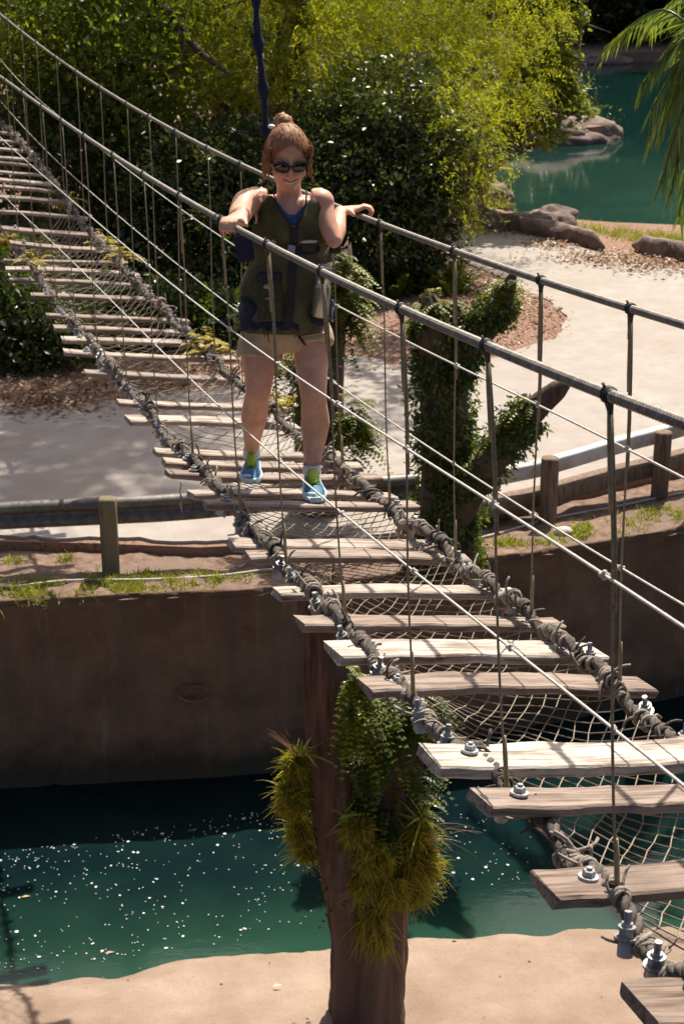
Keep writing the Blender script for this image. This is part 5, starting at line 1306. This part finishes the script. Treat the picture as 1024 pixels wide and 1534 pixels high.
# clothing
def loft(rings, n=36, m=4):
    """rings: px, py, Y, rx, ry -> rows (bottom to top), angle 0 = image right, 3pi/2 = towards the camera"""
    P = interp([J(a, b, y) for a, b, y, *_ in rings], m); k = len(rings); T = np.linspace(0, k - 1, len(P))
    rx = np.interp(T, range(k), [q[3] for q in rings]); ry = np.interp(T, range(k), [q[4] for q in rings]); rows = []
    for i, p in enumerate(P):
        rows.append([p + Vector((math.copysign(abs(math.cos(a)) ** .85, math.cos(a)) * rx[i], math.copysign(abs(math.sin(a)) ** .9, math.sin(a)) * ry[i], 0)) for a in [2 * math.pi * j / n for j in range(n)]])
    return rows
def grid_where(rows, keep, wrinkle=0.0, seed=0, sc_=14):
    n = len(rows[0]); vs = [p + (p - sum(r_, Vector()) / n).normalized() * (wrinkle * nz(p, sc_, seed)) for r_ in rows for p in r_]; fs = []
    for i in range(len(rows) - 1):
        for j in range(n):
            j2 = (j + 1) % n; c = (rows[i][j] + rows[i][j2] + rows[i + 1][j]) / 3
            if keep(c, 2 * math.pi * (j + .5) / n, i / (len(rows) - 1)): fs.append((i * n + j, i * n + j2, (i + 1) * n + j2, (i + 1) * n + j))
    mb = MB(); mb.add(vs, fs); return mb
def pix(p):
    z = zc(p); return (CX + FPX * p.x / z, CY - FPX * (p.y * sp + (p.z - H) * cp) / z)
VEST = [(424, 490, 6.99, .188, .146), (424, 468, 6.99, .190, .150), (425, 440, 6.98, .186, .148), (428, 405, 6.97, .170, .140), (431, 362, 6.96, .160, .135), (433, 330, 6.95, .158, .130), (433, 310, 6.95, .162, .112), (433, 298, 6.95, .150, .088), (433, 290, 6.95, .105, .070)]
def keep_vest(c, a, t):
    x, y = pix(c); front = c.y < 6.95
    if front and y < 338 and abs(x - 437) < (338 - y) * .62 + 3: return False
    if not front and y < 293: return False
    if 297 < y < 352 and abs(math.cos(a)) > (.80 if y < 335 else .9): return False
    return True
vest = grid_where(loft(VEST, 170, 20), keep_vest, .018, 3, 13).build('vest', CAMO, wo); shell(vest, .006)
vb = BVHTree.FromPolygons([v.co + wloc(vest) for v in vest.data.vertices], [tuple(p.vertices) for p in vest.data.polygons])
def onvest(px, py, d=.004):
    o = Vector((0, 0, H)); dr = ray(px, py).normalized(); h = vb.ray_cast(o, dr); return (h[0] if h[0] else J(px, py, 6.83)) - dr * d
def patch(pxs, w_, th, name, mat, parent, d=.006):
    """strap of half-width w_ along a pixel path on the vest front"""
    P = even(interp([onvest(a, b, d) for a, b in pxs], 4), .02); mb = MB(); mb.tube(P, w_, 8, ry=th, up=None)
    rows = []
    for i, p in enumerate(P):
        dd = (P[min(i + 1, len(P) - 1)] - P[max(i - 1, 0)]).normalized(); s = dd.cross(Vector((0, -1, .2))).normalized(); nn = s.cross(dd)
        nn = nn if nn.y < 0 else -nn
        rows.append([p + s * w_ - nn * th, p + s * w_ + nn * th, p - s * w_ + nn * th, p - s * w_ - nn * th])
    mb = MB().grid(rows, closed=True); n = len(mb.v); mb.f += [(0, 1, 2, 3), (n - 4, n - 3, n - 2, n - 1)]; mb.m += [0, 0]
    return mb.build(name, mat, parent, smooth=False)
patch([(441, 340), (440, 370), (437, 420), (433, 470), (431, 494)], .017, .006, 'zip_strip', BLACKC, vest)
patch([(404, 372), (425, 376), (441, 378)], .012, .004, 'chest_strap', BLACKC, vest, .014)
patch([(441, 378), (460, 377), (478, 372)], .012, .004, 'chest_strap', BLACKC, vest, .014)
patch([(431, 372), (442, 374)], .016, .005, 'buckle', STEEL, vest, .022)
def pocket(px, py, w_, h_, d_, name, mat, parent=None, lean=0.0):
    c = onvest(px, py, d_ * .3); s = 1 / sc(c); x = Vector((1, .12, 0)).normalized(); y = Vector((0, 1, -.05)).normalized(); z = x.cross(y).normalized()
    x2 = x * math.cos(lean) + z * math.sin(lean); z2 = z * math.cos(lean) - x * math.sin(lean)
    mb = MB(); mb.box(c, w_ * s, d_, h_ * s, (x2, y, z2), bev=.008); return mb.build(name, mat, parent or vest, smooth=False)
pocket(404, 448, 38, 66, .035, 'pocket', OLIVE_D); pocket(403, 415, 40, 16, .045, 'pocket_flap', BLACKC)
pocket(402, 428, 14, 8, .052, 'pocket_badge', mat_flat('pink_badge', (.42, .26, .22), .6)); pocket(402, 446, 12, 4, .05, 'pocket_badge', mat_flat('grey_badge', (.2, .19, .19), .6))
pocket(462, 370, 22, 16, .03, 'radio_pouch', OLIVE_D); pocket(462, 362, 26, 4, .036, 'pouch_edge', mat_flat('pale_edge', (.45, .42, .36), .5))
pocket(409, 368, 8, 18, .03, 'shoulder_tab', KHAKI); pocket(478, 446, 36, 66, .03, 'pocket', OLIVE_D); pocket(366, 372, 26, 40, .05, 'side_pouch', NAVY, None, .15)
# jacket knotted round the waist, shorts, top
jk = [(424, 500, 6.99, .190, .154), (424, 480, 6.99, .195, .158), (424, 455, 6.99, .195, .158), (424, 436, 6.99, .194, .156)]
def keep_j(c, a, t):
    x, y = pix(c)
    if c.y > 6.99: return y > 462 and x < 440
    return y > 442 + (x - 352) * .50 and x < 446 and y < 493 + 2 * math.sin(x * .3)
jacket = grid_where(loft(jk, 110, 16), keep_j, .010, 8, 16).build('jacket', NAVY, wo); shell(jacket, .005)
m = MB()
for x0, y0, y1 in ((400, 492, 512), (394, 488, 505), (362, 488, 505)): m.tube([onvest(x0, y0, .02), onvest(x0 + 1, (y0 + y1) / 2, .025), J(x0 + 3, y1, 6.86)], [.004, .003, .002], 5)
m.build('drawstring', BLACKC, jacket)
sh_ = MB(); SP = [(427, 522, 7.01, .150, .105), (427, 505, 7.01, .180, .128), (426, 485, 7.0, .182, .130), (426, 455, 7.0, .168, .122)]
sh_.tube(interp([J(a, b, y) for a, b, y, *_ in SP], 3), np.interp(np.linspace(0, 3, 10), range(4), [q[3] for q in SP]), 26, ry=np.interp(np.linspace(0, 3, 10), range(4), [q[4] for q in SP]), up=UPY)
sh_.tube([J(388, 537, 6.985), J(390, 520, 7.0), J(394, 495, 7.01)], [.104, .102, .098], 20, up=UPY)
sh_.tube([J(467, 519, 6.97), J(465, 505, 6.99), J(460, 490, 7.0)], [.103, .102, .098], 20, up=UPY)
shorts = fused(sh_, 'shorts', KHAKI, wo, .009, 2)
sb_ = BVHTree.FromPolygons([v.co + wloc(shorts) for v in shorts.data.vertices], [tuple(p.vertices) for p in shorts.data.polygons])
def onshorts(px, py, d=.003):
    o = Vector((0, 0, H)); dr = ray(px, py).normalized(); h = sb_.ray_cast(o, dr); return (h[0] if h[0] else J(px, py, 6.88)) - dr * d
m = MB(); m.tube([onshorts(447, 503), onshorts(451, 509), onshorts(456, 516)], [.009, .016, .012], 8, ry=[.005] * 3); m.build('belt_clip', BLACKC, shorts)
m = MB(); m.tube([onshorts(x, 505 - (x - 440) * .13) for x in range(440, 492, 6)], .004, 5); m.build('pocket_seam', KHAKI, shorts)
TOP = [(431, 372, 6.96, .139, .116), (433, 335, 6.95, .147, .115), (433, 308, 6.95, .150, .094), (433, 297, 6.95, .124, .076)]
def keep_top(c, a, t):
    x, y = pix(c); front = c.y < 6.95
    if front and y < 322 and abs(x - 437) < (322 - y) * .9 + 5: return False
    if 300 < y < 345 and abs(math.cos(a)) > .84: return False
    return True
top = grid_where(loft(TOP, 200, 30), keep_top, .003, 5).build('tank_top', BLUES, wo); shell(top, .003)
m = MB(); m.tube([J(459, 286, 6.88), J(458, 305, 6.84), J(452, 325, 6.82), onvest(442, 342, .01)], .004, 6); m.tube([J(408, 283, 6.88), J(414, 305, 6.84), J(428, 328, 6.82), onvest(440, 342, .01)], .004, 6); m.build('neck_cord', BLACKC, vest)
m = MB(); bd = (elR - wR).normalized(); x_, y_, _ = basis(bd); c = elR.lerp(wR, .02)
m.tube([c + Vector((-.02, 0, -.028)) + x_ * 0, c + Vector((.028, 0, -.03))], [.024, .022], 12, ry=[.03, .03]); m.build('arm_band', BLACKC, wo)
# shoes
SB = mat_noise('blue_mesh_shoe', (.01, .085, .12), (.03, .20, .26), 90, .6, .3, .002, c3=(.02, .10, .30), s2=14); SL = mat_noise('lime_laces', (.20, .34, .02), (.42, .55, .06), 70, .6, .3, .002); SWH = mat_noise('pale_sole', (.40, .55, .62), (.62, .70, .74), 30, .55, .2, .002)
SOX = mat_flat('white_sock', (.6, .62, .62), .9)
def shoe(ank, yawd, k):
    f = Vector((math.sin(yawd), -math.cos(yawd), -.02)).normalized(); z = Vector((0, 0, 1)); r = f.cross(z).normalized(); z = r.cross(f).normalized()
    heel = ank - f * .045; zz = plank_top(ank + f * .08) + .004; heel = Vector((heel.x, heel.y, zz))
    pr = [(0, .030, .075), (.03, .036, .085), (.07, .037, .080), (.11, .040, .066), (.15, .047, .054), (.19, .049, .046), (.225, .042, .038), (.248, .020, .026)]
    up_, so = MB(), MB(); rows, rs = [], []
    for t, w2, h in pr:
        rows.append([heel + f * t + r * (math.cos(a) * w2 * (1 - .25 * max(0, math.sin(a)))) + z * (.018 + max(0, math.sin(a)) ** .8 * (h - .018)) for a in np.linspace(0, math.pi, 11)])
        rs.append([heel + f * (t - .006 * (t < .01) + .008 * (t > .24)) + r * (x * (w2 + .004)) + z * y for x, y in ((-1, .024), (-1.03, .012), (-.95, 0), (.95, 0), (1.03, .012), (1, .024))])
    up_.grid(rows); n = len(up_.v); up_.f += [tuple(range(11)), tuple(range(n - 11, n))[::-1]]; up_.m += [0, 0]
    so.grid(rs, closed=True); n = len(so.v); so.f += [tuple(range(6)), tuple(range(n - 6, n))[::-1]]; so.m += [0, 0]
    s_ = up_.build('shoe', SB, wo); so.build('sole', SWH, s_)
    lc = MB()
    lc.tube([heel + f * .05 + z * .097, heel + f * .085 + z * .086, heel + f * .125 + z * .068, heel + f * .16 + z * .057], [.020, .022, .021, .015], 8, ry=[.007] * 4, up=z)
    for q in range(5):
        t = .075 + q * .02; hh = np.interp(t, [p[0] for p in pr], [p[2] for p in pr]) + .005; lc.tube([heel + f * t - r * .026 + z * (hh - .012), heel + f * (t + .006) + z * (hh + .004), heel + f * (t + .004) + r * .026 + z * (hh - .012)], .0042, 5)
    lc.build('laces', SL, s_)
    m = MB(); m.tube([heel + f * .20 + r * .044 + z * .020, heel + f * .23 + r * .024 + z * .03, heel + f * .238 + z * .032], [.008, .010, .008], 6); m.build('toe_cap', SWH, s_)
    m = MB(); m.tube([Vector((ank.x, ank.y, zz + .06)), Vector((ank.x, ank.y, zz + .105))], [.043, .040], 14, cap=False); m.build('sock', SOX, s_)
shoe(J(377, 678, 7.29), .02, 1); shoe(J(467, 712, 6.87), .10, 2)
# steel flask, clip, safety strap
bt = J(485, 402, 6.80); bb = J(478, 482, 6.815); fl_ = empty('steel_flask', bb, "brushed steel flask standing in the pocket at the woman's hip", 'flask'); d = (bt - bb); L = d.length; d.normalize()
BSTEEL = mat_noise('brushed_flask', (.40, .36, .30), (.52, .48, .41), 60, .33, .1, .001, stretch=(1, 1, .1), Metallic=.85)
m = MB(); m.tube([bb + d * (L * t) for t in (0, .02, .66, .70, .72, .74)], [.032, .036, .036, .035, .031, .031], 20); m.build('bottle', BSTEEL, fl_)
m = MB(); m.tube([bb + d * (L * t) for t in (.735, .74, .93, .95)], [.032, .0355, .0355, .032], 20); m.build('collar', BSTEEL, fl_)
m = MB(); m.tube([bb + d * (L * t) for t in (.95, .955, 1.03, 1.05)], [.028, .034, .034, .029], 20); m.build('lid', STEEL, fl_)
m = MB(); m.tube([bb + d * (L * t) for t in (-.02, .10)], [.039, .040], 18); m.build('pocket_rim', BLACKC, vest)
m = MB(); q = J(497, 448, 6.93); m.tube([q + Vector((.004 * math.sin(k), -.01, -.014 * k)) for k in range(8)], [.006, .009, .007, .010, .008, .009, .007, .006], 7)
tag(m.build('clip', mat_noise('blue_clip', (.04, .08, .35), (.6, .62, .7), 45, .3, .2, .002), loc=q), "small blue and silver clip hanging at the woman's hip", 'clip')
q0 = J(400, 205, 7.06); q1 = J(393, 120, 7.06); q2 = J(385, 40, 7.07); q3 = J(378, -140, 7.08)
P = even(interp([q0, q1, q2, q3, q3 + Vector((-.05, 0, 1.6))], 10), .012); rows = []; Ls = pline(P)
for i, p in enumerate(P):
    x, y, dd = basis(P[min(i + 1, len(P) - 1)] - P[max(i - 1, 0)], (0, 1, 0)); tw = Ls[i] * 16; w2 = .021 * (1 + .18 * math.sin(Ls[i] * 70) + .12 * nz((Ls[i] * 14, 0, 0))); rows.append([p + (x * math.cos(tw) + y * math.sin(tw)) * (math.cos(a) * w2) + (y * math.cos(tw) - x * math.sin(tw)) * (math.sin(a) * w2 * .62) for a in np.linspace(0, 2 * math.pi, 9)[:-1]])
tag(MB().grid(rows, closed=True).build('safety_strap', NAVY, loc=q0), 'bunched navy safety strap rising behind the woman from her shoulders', 'strap')
